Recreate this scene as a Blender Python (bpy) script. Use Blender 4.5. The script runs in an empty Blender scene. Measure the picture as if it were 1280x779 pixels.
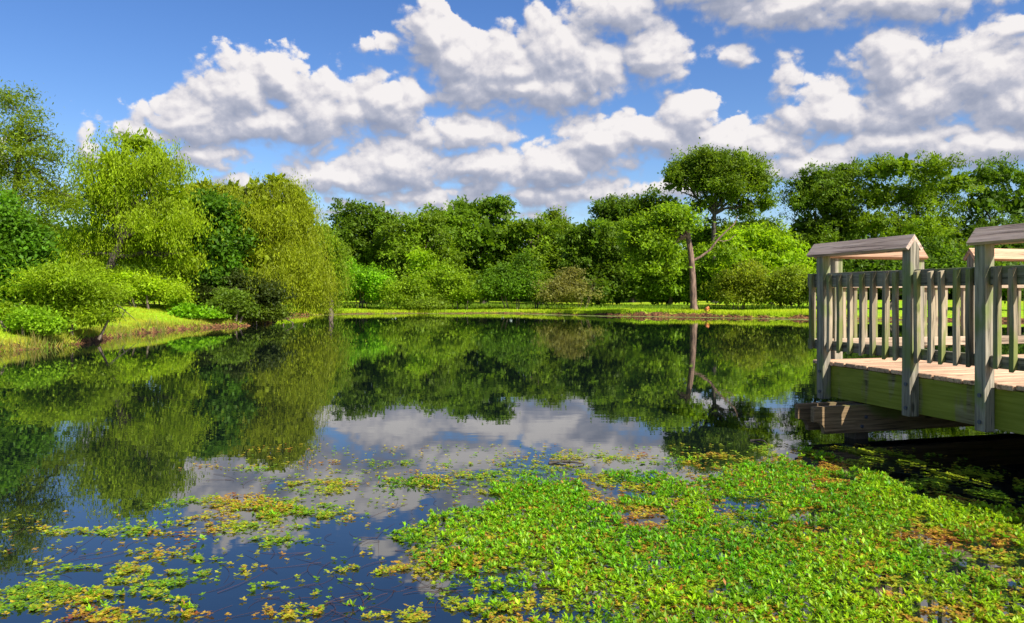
import bpy, bmesh, math, random
import numpy as np
from mathutils import Vector, Matrix

random.seed(11)
rng = np.random.default_rng(11)
sc = bpy.context.scene
R = math.radians

# ------------------------------------------------------------------ camera
EYE, FOC, HOR = 1.27, 950.0, 368.0          # eye height over the water, focal length and horizon row in photo pixels
cam = bpy.data.cameras.new('camera')
cam.sensor_width = 36.0
cam.lens = FOC / 1280 * 36.0
cam.shift_y = -(389.5 - HOR) / 1280
cam.clip_start, cam.clip_end = 0.05, 9000
co = bpy.data.objects.new('camera', cam)
co.location = (0, 0, EYE)
co.rotation_euler = (R(90), 0, 0)
sc.collection.objects.link(co)
sc.camera = co

# ------------------------------------------------------------------ view, sun
sc.view_settings.view_transform = 'Standard'
sc.view_settings.look = 'None'
sc.view_settings.exposure = 0.98
sc.view_settings.gamma = 1.0
sc.render.film_transparent = False
sc.cycles.max_bounces = 6
sc.cycles.diffuse_bounces = 3
sc.cycles.transparent_max_bounces = 8

SUN_AZ, SUN_EL = R(136), R(44)
sun = bpy.data.lights.new('sun', 'SUN')
sun.energy = 4.8
sun.angle = R(0.5)
sun.color = (1.0, 0.945, 0.85)
so = bpy.data.objects.new('sun', sun)
sdir = Vector((math.sin(SUN_AZ) * math.cos(SUN_EL), math.cos(SUN_AZ) * math.cos(SUN_EL), math.sin(SUN_EL)))
so.rotation_euler = sdir.to_track_quat('Z', 'Y').to_euler()
so.location = (20, -20, 40)
sc.collection.objects.link(so)

# ------------------------------------------------------------------ world: sky with cumulus
world = bpy.data.worlds.new("World")
sc.world = world
world.use_nodes = True
wt = world.node_tree
wt.nodes.clear()

def new(nt, typ, **kw):
    n = nt.nodes.new(typ)
    for k, v in kw.items():
        setattr(n, k, v)
    return n

def math_(nt, op, a, b=None, c=None, clamp=False):
    n = nt.nodes.new('ShaderNodeMath'); n.operation = op; n.use_clamp = clamp
    for i, v in enumerate((a, b, c)):
        if v is None: continue
        if isinstance(v, (int, float)): n.inputs[i].default_value = v
        else: nt.links.new(v, n.inputs[i])
    return n.outputs[0]

def vmath(nt, op, a, b=None, c=None, out=0):
    n = nt.nodes.new('ShaderNodeVectorMath'); n.operation = op
    for i, v in enumerate((a, b, c)):
        if v is None: continue
        if isinstance(v, (tuple, list)): n.inputs[i].default_value = v
        else: nt.links.new(v, n.inputs[i])
    return n.outputs[out]

def maprange(nt, v, a, b, c=0.0, d=1.0, smooth=True):
    n = nt.nodes.new('ShaderNodeMapRange')
    n.interpolation_type = 'SMOOTHSTEP' if smooth else 'LINEAR'
    nt.links.new(v, n.inputs['Value'])
    for k, x in zip(('From Min', 'From Max', 'To Min', 'To Max'), (a, b, c, d)):
        n.inputs[k].default_value = x
    return n.outputs['Result']

# cloud lobes, read off as directions: (x, y, rx, ry) in photo pixels turned to azimuth and elevation
LOBES = [(300,122,62,40),(352,108,42,36),(240,150,66,34),(392,142,56,46),(182,160,42,18),(250,188,56,20),(108,176,15,20),(330,158,90,24),
 (482,132,58,30),(437,140,34,28),(538,46,36,40),(572,80,42,44),(625,92,62,46),(688,72,62,52),(742,96,44,44),(650,112,120,30),
 (472,68,24,13),(578,176,66,24),(498,205,78,32),(440,222,72,26),(612,212,78,26),(520,246,120,14),(392,216,40,16),(290,220,28,10),(330,236,60,8),
 (700,205,66,28),(752,186,70,30),(862,152,38,28),(820,178,66,28),(905,184,60,28),(968,180,56,20),(700,238,110,16),(676,264,42,10),
 (772,14,60,32),(822,74,38,36),(914,72,26,12),(985,4,115,28),(1100,8,130,30),(900,-20,120,30),
 (984,108,15,26),(1040,140,66,26),(1122,82,50,40),(1160,124,100,46),(1236,96,84,56),(1290,130,100,60),(1120,178,130,22),(1250,190,140,26),(1275,36,46,16),
 (560,264,120,10),(860,238,80,12),(430,250,60,12),(1000,205,90,18),(1400,110,110,60),(1480,40,90,30),(-90,190,70,26),(-190,150,60,30)]
def cloud_group():
    g = bpy.data.node_groups.new('cloud_field', 'ShaderNodeTree')
    g.interface.new_socket('Dir', in_out='INPUT', socket_type='NodeSocketVector')
    g.interface.new_socket('Field', in_out='OUTPUT', socket_type='NodeSocketFloat')
    g.interface.new_socket('Smooth', in_out='OUTPUT', socket_type='NodeSocketFloat')
    gi, go = g.nodes.new('NodeGroupInput'), g.nodes.new('NodeGroupOutput')
    D = gi.outputs[0]
    w = new(g, 'ShaderNodeTexNoise'); w.inputs['Scale'].default_value = 7.0; w.inputs['Detail'].default_value = 3.0
    g.links.new(D, w.inputs['Vector'])
    wv = vmath(g, 'SUBTRACT', w.outputs['Color'], (0.5, 0.5, 0.5))
    wv = vmath(g, 'MULTIPLY', wv, (0.07, 0.07, 0.05))
    s = new(g, 'ShaderNodeSeparateXYZ'); g.links.new(D, s.inputs[0])
    az = math_(g, 'ARCTAN2', s.outputs[0], s.outputs[1])
    el = math_(g, 'ARCSINE', s.outputs[2])
    c = new(g, 'ShaderNodeCombineXYZ'); g.links.new(az, c.inputs[0]); g.links.new(el, c.inputs[1])
    P = vmath(g, 'ADD', c.outputs[0], wv)
    P = vmath(g, 'MULTIPLY', P, (1, 1, 0))
    acc = None
    for (x, y, rx, ry) in LOBES:
        u = (x - 640) / FOC; a = math.atan(u); v = (HOR - y) / FOC * math.cos(a); e = math.atan(v)
        ra = rx * 1.18 / FOC * math.cos(a) ** 2; re = ry * 1.22 / FOC * math.cos(a)
        q = vmath(g, 'MULTIPLY_ADD', P, (1 / ra, 1 / re, 0), (-a / ra, -e / re, 0))
        L = vmath(g, 'LENGTH', q, out=1)
        kk = min(1.0, max(0.42, min(rx, ry * 1.3) / 32)); f = math_(g, 'MULTIPLY_ADD', L, -kk, kk)
        if acc is None: acc = f
        else: acc = math_(g, 'SMOOTH_MAX', acc, f, 0.06)
    # clouds of the same kind wherever the photo does not look
    n2 = new(g, 'ShaderNodeTexNoise'); n2.inputs['Scale'].default_value = 3.2; n2.inputs['Detail'].default_value = 2.0
    st = vmath(g, 'MULTIPLY', D, (1, 1, 1.9)); g.links.new(st, n2.inputs['Vector'])
    far = math_(g, 'MULTIPLY_ADD', n2.outputs['Fac'], 5.0, -2.85)
    absaz = math_(g, 'ABSOLUTE', az)
    m1 = maprange(g, absaz, 0.78, 0.95); m2 = maprange(g, el, 0.48, 0.6)
    m = math_(g, 'MAXIMUM', m1, m2)
    far = math_(g, 'SUBTRACT', far, math_(g, 'MULTIPLY', math_(g, 'SUBTRACT', 1.0, m), 3.0))
    acc = math_(g, 'MAXIMUM', acc, far)
    # cauliflower detail
    Dn = vmath(g, 'MULTIPLY', D, (1, 1, 1.25))
    Dw = vmath(g, 'ADD', Dn, vmath(g, 'MULTIPLY', wv, (0.5, 0.5, 0.5)))
    bil = None
    for sc__, am in ((13.0, 0.62), (27.0, 0.50), (58.0, 0.30)):       # rounded puffs with sharp creases between them
        nn = new(g, 'ShaderNodeTexNoise'); nn.inputs['Scale'].default_value = sc__; nn.inputs['Detail'].default_value = 0.0
        g.links.new(Dw, nn.inputs['Vector'])
        a_ = math_(g, 'ABSOLUTE', math_(g, 'MULTIPLY_ADD', nn.outputs['Fac'], 2 * am, -am))
        bil = a_ if bil is None else math_(g, 'ADD', bil, a_)
    bil = math_(g, 'SUBTRACT', bil, 0.22)
    n3 = new(g, 'ShaderNodeTexNoise'); n3.inputs['Scale'].default_value = 30.0; n3.inputs['Detail'].default_value = 5.0; n3.inputs['Roughness'].default_value = 0.62
    g.links.new(Dn, n3.inputs['Vector'])
    fb = math_(g, 'MULTIPLY_ADD', n3.outputs['Fac'], 1.15, -0.575)
    tot = math_(g, 'ADD', math_(g, 'ADD', math_(g, 'ADD', acc, -0.01), bil), fb)
    g.links.new(tot, go.inputs[0]); g.links.new(acc, go.inputs[1])
    return g
cg = cloud_group()
tc = new(wt, 'ShaderNodeTexCoord')
def field(vec):
    n = new(wt, 'ShaderNodeGroup'); n.node_tree = cg
    wt.links.new(vec, n.inputs[0]); return n.outputs
dirn = vmath(wt, 'NORMALIZE', tc.outputs['Generated'])
F0, S0 = field(dirn)
up = vmath(wt, 'NORMALIZE', vmath(wt, 'ADD', dirn, (0.008, 0.0, 0.022)))
F1, S1 = field(up)
sky = new(wt, 'ShaderNodeTexSky', sky_type='NISHITA')
sky.sun_disc = False
sky.sun_elevation = SUN_EL
sky.sun_rotation = SUN_AZ
sky.altitude = 200; sky.air_density = 1.0; sky.dust_density = 0.7; sky.ozone_density = 3.0
hs = new(wt, 'ShaderNodeHueSaturation'); hs.inputs['Hue'].default_value = 0.512; hs.inputs['Saturation'].default_value = 1.25; hs.inputs['Value'].default_value = 0.86
wt.links.new(sky.outputs[0], hs.inputs['Color'])
bg = new(wt, 'ShaderNodeBackground'); bg.inputs['Strength'].default_value = 0.092
wt.links.new(hs.outputs[0], bg.inputs['Color'])
F2 = field(vmath(wt, 'NORMALIZE', vmath(wt, 'ADD', dirn, (0.004, 0.0, 0.008))))[0]
big = maprange(wt, math_(wt, 'SUBTRACT', S1, S0), -0.55, 0.85, 1.0, 0.0, smooth=False)
fine = maprange(wt, math_(wt, 'SUBTRACT', F2, F0), -0.36, 0.36, 1.0, 0.0, smooth=False)
lit = math_(wt, 'ADD', math_(wt, 'MULTIPLY', big, 0.62), math_(wt, 'MULTIPLY', fine, 0.38))
dz = new(wt, 'ShaderNodeSeparateXYZ'); wt.links.new(dirn, dz.inputs[0])
ramp = new(wt, 'ShaderNodeValToRGB')
ramp.color_ramp.elements[0].position = 0.08; ramp.color_ramp.elements[0].color = (0.29, 0.33, 0.46, 1)
ramp.color_ramp.elements[1].position = 0.84; ramp.color_ramp.elements[1].color = (1.0, 0.955, 0.94, 1)
for p_, c_ in ((0.32, (0.38, 0.41, 0.52)), (0.54, (0.54, 0.55, 0.64)), (0.69, (0.80, 0.77, 0.80))):
    e = ramp.color_ramp.elements.new(p_); e.color = (*c_, 1)
wt.links.new(lit, ramp.inputs[0])
bg2 = new(wt, 'ShaderNodeBackground'); bg2.inputs['Strength'].default_value = 0.48
wt.links.new(ramp.outputs[0], bg2.inputs['Color'])
soft = math_(wt, 'MULTIPLY_ADD', math_(wt, 'SUBTRACT', 1.0, lit), 0.75, 0.12)
alpha = math_(wt, 'DIVIDE', math_(wt, 'ADD', F0, 0.05), soft, clamp=True)
alpha = maprange(wt, alpha, 0.0, 1.0)
below = maprange(wt, dz.outputs[2], -0.02, 0.02)
alpha = math_(wt, 'MULTIPLY', math_(wt, 'MULTIPLY', alpha, below), 0.97)
mx = new(wt, 'ShaderNodeMixShader')
wt.links.new(alpha, mx.inputs[0]); wt.links.new(bg.outputs[0], mx.inputs[1]); wt.links.new(bg2.outputs[0], mx.inputs[2])
wo = new(wt, 'ShaderNodeOutputWorld'); wt.links.new(mx.outputs[0], wo.inputs[0])
world.cycles.sampling_method = 'MANUAL'
world.cycles.sample_map_resolution = 256

# ------------------------------------------------------------------ helpers
C = sc.collection
def P(px, py, Y):                      # a point of the place, from where the photo shows it and how far off it is
    return Vector(((px - 640) / FOC * Y, Y, EYE - (py - HOR) / FOC * Y))

def thing(name, label, cat, loc=(0, 0, 0), rotz=0.0, group=None):
    o = bpy.data.objects.new(name, None); C.objects.link(o)
    o.empty_display_size = 0.2
    o.location = loc; o.rotation_euler = (0, 0, rotz)
    o['label'] = label; o['category'] = cat
    if group: o['group'] = group
    return o

def link(name, mesh, mat=None, parent=None, loc=None, rot=None, kind=None, label=None, cat=None):
    o = bpy.data.objects.new(name, mesh); C.objects.link(o)
    if mat and not mesh.materials: mesh.materials.append(mat)
    if parent: o.parent = parent
    if loc is not None: o.location = loc
    if rot is not None: o.rotation_euler = rot
    if kind: o['kind'] = kind
    if label: o['label'] = label
    if cat: o['category'] = cat
    return o

def np_mesh(name, V, Fq, cols=None, smooth=False):
    """V (n,3); Fq (m,k) with equal k; cols (n,3) linear colours on points"""
    me = bpy.data.meshes.new(name)
    V = np.ascontiguousarray(V, dtype=np.float32); Fq = np.ascontiguousarray(Fq, dtype=np.int32)
    m, k = Fq.shape
    me.vertices.add(len(V)); me.vertices.foreach_set('co', V.ravel())
    me.loops.add(m * k); me.loops.foreach_set('vertex_index', Fq.ravel())
    me.polygons.add(m)
    me.polygons.foreach_set('loop_start', np.arange(0, m * k, k, dtype=np.int32))
    me.polygons.foreach_set('loop_total', np.full(m, k, dtype=np.int32))
    if smooth: me.polygons.foreach_set('use_smooth', np.ones(m, dtype=bool))
    me.update(calc_edges=True)
    if cols is not None:
        a = me.color_attributes.new('tint', 'FLOAT_COLOR', 'POINT')
        c4 = np.ones((len(V), 4), dtype=np.float32); c4[:, :3] = cols
        a.data.foreach_set('color', c4.ravel())
    return me

def unit(a):
    return a / np.maximum(np.linalg.norm(a, axis=1, keepdims=True), 1e-9)

def leaf_arrays(C0, D, N, L, Wd, col, fold=0.0):
    """rhombus leaves; C0 base points, D directions, N approximate normals"""
    D = unit(D); S = unit(np.cross(D, N)); N2 = unit(np.cross(S, D))
    L = np.asarray(L).reshape(-1, 1); Wd = np.asarray(Wd).reshape(-1, 1)
    n = len(C0)
    V = np.empty((n, 4, 3), dtype=np.float32)
    V[:, 0] = C0
    V[:, 1] = C0 + D * L * 0.52 + S * Wd * 0.5 + N2 * Wd * fold
    V[:, 2] = C0 + D * L
    V[:, 3] = C0 + D * L * 0.52 - S * Wd * 0.5 + N2 * Wd * fold
    idx = np.arange(n * 4, dtype=np.int32).reshape(n, 4)
    return V.reshape(-1, 3), idx, np.repeat(col, 4, axis=0)

def rand_dirs(n):
    return unit(rng.normal(size=(n, 3)))

def tube_arrays(pts, rad, sides=7):
    pts = np.array(pts, dtype=float); n = len(pts)
    T = np.gradient(pts, axis=0); T = unit(T)
    ref = np.array([0.31, 0.93, 0.2]) if abs(T[0][2]) > 0.6 else np.array([0, 0, 1.0])
    A = unit(np.cross(T, ref[None, :])); B = np.cross(T, A)
    ang = np.linspace(0, 2 * np.pi, sides, endpoint=False)
    rad = np.asarray(rad, dtype=float)
    V = pts[:, None, :] + rad[:, None, None] * (np.cos(ang)[None, :, None] * A[:, None, :] + np.sin(ang)[None, :, None] * B[:, None, :])
    Fq = []
    for i in range(n - 1):
        for k in range(sides):
            k2 = (k + 1) % sides
            Fq.append((i * sides + k, i * sides + k2, (i + 1) * sides + k2, (i + 1) * sides + k))
    return V.reshape(-1, 3), np.array(Fq, dtype=np.int32)

def joinarr(parts):
    Vs, Fs, Cs, off = [], [], [], 0
    for p in parts:
        Vs.append(p[0]); Fs.append(p[1] + off); off += len(p[0])
        if len(p) > 2: Cs.append(p[2])
    return np.concatenate(Vs), np.concatenate(Fs), (np.concatenate(Cs) if Cs else None)

# ------------------------------------------------------------------ materials
def base_mat(name):
    m = bpy.data.materials.new(name); m.use_nodes = True
    nt = m.node_tree
    return m, nt, nt.nodes['Principled BSDF'], nt.nodes['Material Output']

def leaf_mat(name, rough=0.55, trans=0.50, spec=0.22):
    m, nt, b, out = base_mat(name)
    at = new(nt, 'ShaderNodeAttribute', attribute_name='tint')
    g = new(nt, 'ShaderNodeNewGeometry')
    r = maprange(nt, g.outputs['Random Per Island'], 0, 1, 0.86, 1.14, smooth=False)
    col = vmath(nt, 'SCALE', at.outputs['Color'])
    nt.links.new(r, col.node.inputs['Scale'])
    nt.links.new(col, b.inputs['Base Color'])
    b.inputs['Roughness'].default_value = rough
    b.inputs['Specular IOR Level'].default_value = spec
    tr = new(nt, 'ShaderNodeBsdfTranslucent')
    tcol = vmath(nt, 'MULTIPLY', col, (1.5, 1.45, 0.7)); nt.links.new(tcol, tr.inputs['Color'])
    mix = new(nt, 'ShaderNodeMixShader'); mix.inputs[0].default_value = trans
    nt.links.new(b.outputs[0], mix.inputs[1]); nt.links.new(tr.outputs[0], mix.inputs[2])
    nt.links.new(mix.outputs[0], out.inputs[0])
    return m

def bark_mat(name, c1, c2):
    m, nt, b, out = base_mat(name)
    t = new(nt, 'ShaderNodeTexCoord')
    mp = new(nt, 'ShaderNodeMapping'); mp.inputs['Scale'].default_value = (9, 9, 1.6)
    nt.links.new(t.outputs['Object'], mp.inputs[0])
    n = new(nt, 'ShaderNodeTexNoise'); n.inputs['Scale'].default_value = 1.5; n.inputs['Detail'].default_value = 6
    nt.links.new(mp.outputs[0], n.inputs['Vector'])
    cr = new(nt, 'ShaderNodeValToRGB')
    cr.color_ramp.elements[0].position = 0.35; cr.color_ramp.elements[0].color = (*c1, 1)
    cr.color_ramp.elements[1].position = 0.65; cr.color_ramp.elements[1].color = (*c2, 1)
    nt.links.new(n.outputs['Fac'], cr.inputs[0]); nt.links.new(cr.outputs[0], b.inputs['Base Color'])
    b.inputs['Roughness'].default_value = 0.9
    bp = new(nt, 'ShaderNodeBump'); bp.inputs['Strength'].default_value = 0.8; bp.inputs['Distance'].default_value = 0.03
    nt.links.new(n.outputs['Fac'], bp.inputs['Height']); nt.links.new(bp.outputs[0], b.inputs['Normal'])
    return m

def wood_mat(name, axis, ca, cb, moss=None, moss_amt=0.0, scale=1.0, streak=None):
    """weathered timber; the grain runs along the given local axis"""
    m, nt, b, out = base_mat(name)
    t = new(nt, 'ShaderNodeTexCoord'); oi = new(nt, 'ShaderNodeObjectInfo')
    off = vmath(nt, 'SCALE', (1.0, 1.0, 1.0)); nt.links.new(math_(nt, 'MULTIPLY', oi.outputs['Random'], 37.0), off.node.inputs['Scale'])
    v = vmath(nt, 'ADD', t.outputs['Object'], off)
    s = [38.0, 38.0, 38.0]; s['xyz'.index(axis)] = 1.7
    vg = vmath(nt, 'MULTIPLY', v, tuple(x * scale for x in s))
    n = new(nt, 'ShaderNodeTexNoise'); n.inputs['Scale'].default_value = 1.0; n.inputs['Detail'].default_value = 7; n.inputs['Roughness'].default_value = 0.65
    n.inputs['Distortion'].default_value = 0.5
    nt.links.new(vg, n.inputs['Vector'])
    cr = new(nt, 'ShaderNodeValToRGB')
    els = cr.color_ramp.elements
    els[0].position = 0.33; els[0].color = (*[c * 0.25 for c in ca], 1)
    els[1].position = 0.72; els[1].color = (*cb, 1)
    e1 = els.new(0.44); e1.color = (*ca, 1)
    nt.links.new(n.outputs['Fac'], cr.inputs[0])
    col = cr.outputs[0]
    # long drying splits
    sx = [60.0, 60.0, 60.0]; sx['xyz'.index(axis)] = 1.1
    n9 = new(nt, 'ShaderNodeTexNoise'); n9.inputs['Scale'].default_value = 1.0; n9.inputs['Detail'].default_value = 2; n9.inputs['Distortion'].default_value = 0.2
    nt.links.new(vmath(nt, 'MULTIPLY', v, tuple(sx)), n9.inputs['Vector'])
    crk = maprange(nt, math_(nt, 'ABSOLUTE', math_(nt, 'SUBTRACT', n9.outputs['Fac'], 0.62)), 0.004, 0.028, 0.30, 1.0)
    # per-piece tone
    tone = math_(nt, 'MULTIPLY', maprange(nt, oi.outputs['Random'], 0, 1, 0.74, 1.2, smooth=False), crk)
    col = vmath(nt, 'SCALE', col); nt.links.new(cr.outputs[0], col.node.inputs[0]); nt.links.new(tone, col.node.inputs['Scale'])
    # knots
    sk = [7.0, 7.0, 7.0]; sk['xyz'.index(axis)] = 3.0
    vo = new(nt, 'ShaderNodeTexVoronoi'); vo.inputs['Scale'].default_value = 1.0
    nt.links.new(vmath(nt, 'MULTIPLY', v, tuple(sk)), vo.inputs['Vector'])
    kn = maprange(nt, vo.outputs['Distance'], 0.07, 0.17, 1.0, 0.0)
    mk = new(nt, 'ShaderNodeMix', data_type='RGBA'); nt.links.new(math_(nt, 'MULTIPLY', kn, 0.8), mk.inputs[0])
    nt.links.new(col, mk.inputs[6]); mk.inputs[7].default_value = (*[c * 0.22 for c in ca], 1)
    col = mk.outputs[2]
    if moss:
        sm = [5.0, 5.0, 5.0]; sm['xyz'.index(axis)] = 2.2
        if streak: sm = streak
        n2 = new(nt, 'ShaderNodeTexNoise'); n2.inputs['Scale'].default_value = 1.0; n2.inputs['Detail'].default_value = 4
        nt.links.new(vmath(nt, 'MULTIPLY', v, tuple(sm)), n2.inputs['Vector'])
        mm = maprange(nt, n2.outputs['Fac'], 0.62 - moss_amt * 0.3, 0.78 - moss_amt * 0.35, 0, 0.85)
        mo = new(nt, 'ShaderNodeMix', data_type='RGBA'); nt.links.new(mm, mo.inputs[0]); nt.links.new(col, mo.inputs[6])
        dk = new(nt, 'ShaderNodeMix', data_type='RGBA'); nt.links.new(n.outputs['Fac'], dk.inputs[0])
        dk.inputs[6].default_value = (*[c * 0.5 for c in moss], 1); dk.inputs[7].default_value = (*[c * 1.5 for c in moss], 1)
        nt.links.new(dk.outputs[2], mo.inputs[7])
        col = mo.outputs[2]
    nt.links.new(col, b.inputs['Base Color'])
    b.inputs['Roughness'].default_value = 0.78; b.inputs['Specular IOR Level'].default_value = 0.25
    bp = new(nt, 'ShaderNodeBump'); bp.inputs['Strength'].default_value = 0.55; bp.inputs['Distance'].default_value = 0.004
    nt.links.new(n.outputs['Fac'], bp.inputs['Height']); nt.links.new(bp.outputs[0], b.inputs['Normal'])
    return m

M_leaf = leaf_mat('foliage')
M_water_leaf = leaf_mat('water_plant_leaf', rough=0.5, trans=0.40, spec=0.28)
M_grass = leaf_mat('grass_blade', rough=0.6, trans=0.4, spec=0.2)
M_bark = bark_mat('bark_grey_brown', (0.05, 0.038, 0.028), (0.20, 0.15, 0.11))
M_bark_red = bark_mat('bark_reddish', (0.055, 0.033, 0.024), (0.26, 0.16, 0.115))
M_bark_dark = bark_mat('bark_dark', (0.025, 0.02, 0.015), (0.09, 0.07, 0.05))

# ------------------------------------------------------------------ pond outline and ground
SHORE = [(-17,1.6),(-16,6),(-14.2,9.5),(-12.4,13.5),(-11.25,16.6),(-10.95,18.4),(-11.35,21),(-11.9,23.3),(-12.0,25.2),(-11.9,27.2),(-11.3,29.2),(-10.8,30.6),
         (-10.6,33),(-11.0,35.6),(-12.6,38.5),(-13.6,42),(-13.0,45),(-11.3,47.5),(-9.2,49.6),(-6,50.6),(-3.6,50.2),(-1.5,51.2),(0.6,50.0),(3.9,46.6),
         (7.2,44.2),(10.4,42.8),(12.6,40.6),(14.8,39.3),(18.6,37.6),(22.5,36.4),(26.5,33.5),(27.5,27),(25,17),(19,8),(12,2.5),(7,1.3),(2,1.0),(-4,0.9),(-11,1.1)]
def catmull(pts, k=6):
    p = np.array(pts, float); n = len(p); out = []
    for i in range(n):
        a, b, c, d = p[i-1], p[i], p[(i+1) % n], p[(i+2) % n]
        for j in range(k):
            t = j / k
            out.append(0.5 * ((2*b) + (-a+c)*t + (2*a-5*b+4*c-d)*t*t + (-a+3*b-3*c+d)*t**3))
    return np.array(out)
SH = catmull(SHORE)
_nz = rng.random((64, 64))
def vnoise(x, y, s):
    x = np.asarray(x) * s + 13.7; y = np.asarray(y) * s + 5.1
    xi = np.floor(x).astype(int); yi = np.floor(y).astype(int); fx = x - xi; fy = y - yi
    fx = fx*fx*(3-2*fx); fy = fy*fy*(3-2*fy)
    g = lambda a, b: _nz[a % 64, b % 64]
    return (g(xi,yi)*(1-fx)+g(xi+1,yi)*fx)*(1-fy)+(g(xi,yi+1)*(1-fx)+g(xi+1,yi+1)*fx)*fy
def shore_dist(x, y):
    x = np.asarray(x, float).ravel(); y = np.asarray(y, float).ravel()
    best = np.full(len(x), 1e9); inside = np.zeros(len(x), bool)
    A = SH; B = np.roll(SH, -1, axis=0)
    for a, b in zip(A, B):
        e_ = b - a; l2 = e_ @ e_
        t = np.clip(((x - a[0]) * e_[0] + (y - a[1]) * e_[1]) / l2, 0, 1)
        d2 = (x - a[0] - t * e_[0]) ** 2 + (y - a[1] - t * e_[1]) ** 2
        best = np.minimum(best, d2)
        cr = ((a[1] > y) != (b[1] > y))
        xx = (b[0] - a[0]) * (y - a[1]) / ((b[1] - a[1]) if abs(b[1] - a[1]) > 1e-9 else 1e-9) + a[0]
        inside ^= (cr & (x < xx))
    d = np.sqrt(best); d[inside] *= -1
    return d
def ground_h(x, y):
    x = np.asarray(x, float).ravel(); y = np.asarray(y, float).ravel()
    d = shore_dist(x, y)
    dj = d + (vnoise(x, y, 1.1) - 0.5) * 0.35 + (vnoise(x, y, 3.7) - 0.5) * 0.14
    left = np.clip((-x - 7) / 3, 0, 1) * np.clip((40 - y) / 6, 0, 1)
    cut = 0.17 + 0.15 * vnoise(x, y, 0.45) - 0.06 * (vnoise(x, y, 2.5))
    cut = cut * (1 - 0.35 * left)
    cut = cut * (1 - 0.45 * np.clip((46.5 - np.abs(y)) < 0, 0, 1))
    rise = left * (0.20 * np.clip(dj, 0, 3.2) + 0.035 * np.clip(dj - 3.2, 0, 40)) + (1 - left) * (0.022 * np.clip(dj, 0, 30))
    t = np.clip(dj / 0.22, 0, 1); t = t * t * (3 - 2 * t)
    h = np.where(dj > 0, cut * t + rise + 0.05 * (vnoise(x, y, 0.8) - 0.5) * t + 0.02 * (vnoise(x, y, 3.0) - 0.5) * t, np.maximum(dj * 0.7, -1.0))
    return h - 0.01

def make_ground():
    front = np.radians(np.arange(-46, 46.01, 0.16)); rest = np.radians(np.arange(50, 311, 4.0))
    th = np.concatenate([front, rest])
    r = np.concatenate([[0.01, 0.6, 1.0, 1.4, 1.9, 3, 5, 8, 11, 13], np.arange(14, 58, 0.2), np.arange(58, 80, 1.2), [85, 95, 110, 140, 200, 320, 600, 1200, 2500, 4500]])
    TH, RR = np.meshgrid(th, r)
    X = RR * np.sin(TH); Y = RR * np.cos(TH)
    Z = ground_h(X, Y)
    V = np.stack([X.ravel(), Y.ravel(), Z], 1)
    nr, nt_ = len(r), len(th)
    i = np.arange(nr - 1)[:, None]; j = np.arange(nt_)[None, :]; j2 = (j + 1) % nt_
    Fq = np.stack([i*nt_ + j, i*nt_ + j2, (i+1)*nt_ + j2, (i+1)*nt_ + j], -1).reshape(-1, 4)
    me = np_mesh('ground', V, Fq[:, ::-1], smooth=True)
    m, nt, b, out = base_mat('grass_and_soil')
    g = new(nt, 'ShaderNodeNewGeometry'); s = new(nt, 'ShaderNodeSeparateXYZ'); nt.links.new(g.outputs['True Normal'], s.inputs[0])
    pz = new(nt, 'ShaderNodeSeparateXYZ'); nt.links.new(g.outputs['Position'], pz.inputs[0])
    n = new(nt, 'ShaderNodeTexNoise'); n.inputs['Scale'].default_value = 0.55; n.inputs['Detail'].default_value = 5
    nt.links.new(g.outputs['Position'], n.inputs['Vector'])
    n2 = new(nt, 'ShaderNodeTexNoise'); n2.inputs['Scale'].default_value = 9; n2.inputs['Detail'].default_value = 5
    nt.links.new(g.outputs['Position'], n2.inputs['Vector'])
    cr = new(nt, 'ShaderNodeValToRGB'); E = cr.color_ramp.elements
    E[0].position = 0.36; E[0].color = (0.22, 0.40, 0.012, 1); E[1].position = 0.68; E[1].color = (0.40, 0.37, 0.03, 1)
    e1 = E.new(0.54); e1.color = (0.26, 0.39, 0.016, 1)
    nt.links.new(n.outputs['Fac'], cr.inputs[0])
    mg = new(nt, 'ShaderNodeMix', data_type='RGBA', blend_type='MULTIPLY'); mg.inputs[0].default_value = 1.0
    nt.links.new(cr.outputs[0], mg.inputs[6])
    v = maprange(nt, n2.outputs['Fac'], 0.3, 0.7, 0.6, 1.25, smooth=False)
    cc = new(nt, 'ShaderNodeCombineColor')
    for k in range(3): nt.links.new(v, cc.inputs[k])
    nt.links.new(cc.outputs[0], mg.inputs[7])
    dr = new(nt, 'ShaderNodeValToRGB'); E = dr.color_ramp.elements
    E[0].position = 0.38; E[0].color = (0.035, 0.02, 0.010, 1); E[1].position = 0.66; E[1].color = (0.21, 0.095, 0.042, 1)
    nt.links.new(n2.outputs['Fac'], dr.inputs[0])
    steep = maprange(nt, math_(nt, 'ADD', s.outputs[2], math_(nt, 'MULTIPLY', n2.outputs['Fac'], 0.14)), 0.84, 1.0, 1.0, 0.0)
    low = maprange(nt, math_(nt, 'ADD', pz.outputs[2], math_(nt, 'MULTIPLY', n.outputs['Fac'], 0.22)), 0.15, 0.22, 1.0, 0.0)
    mud = math_(nt, 'MAXIMUM', steep, low)
    mm = new(nt, 'ShaderNodeMix', data_type='RGBA'); nt.links.new(mud, mm.inputs[0]); nt.links.new(mg.outputs[2], mm.inputs[6]); nt.links.new(dr.outputs[0], mm.inputs[7])
    nt.links.new(mm.outputs[2], b.inputs['Base Color']); b.inputs['Roughness'].default_value = 0.95; b.inputs['Specular IOR Level'].default_value = 0.1
    bp = new(nt, 'ShaderNodeBump'); bp.inputs['Strength'].default_value = 0.9; bp.inputs['Distance'].default_value = 0.08
    nt.links.new(n2.outputs['Fac'], bp.inputs['Height']); nt.links.new(bp.outputs[0], b.inputs['Normal'])
    link('ground', me, m, kind='structure')
make_ground()

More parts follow.
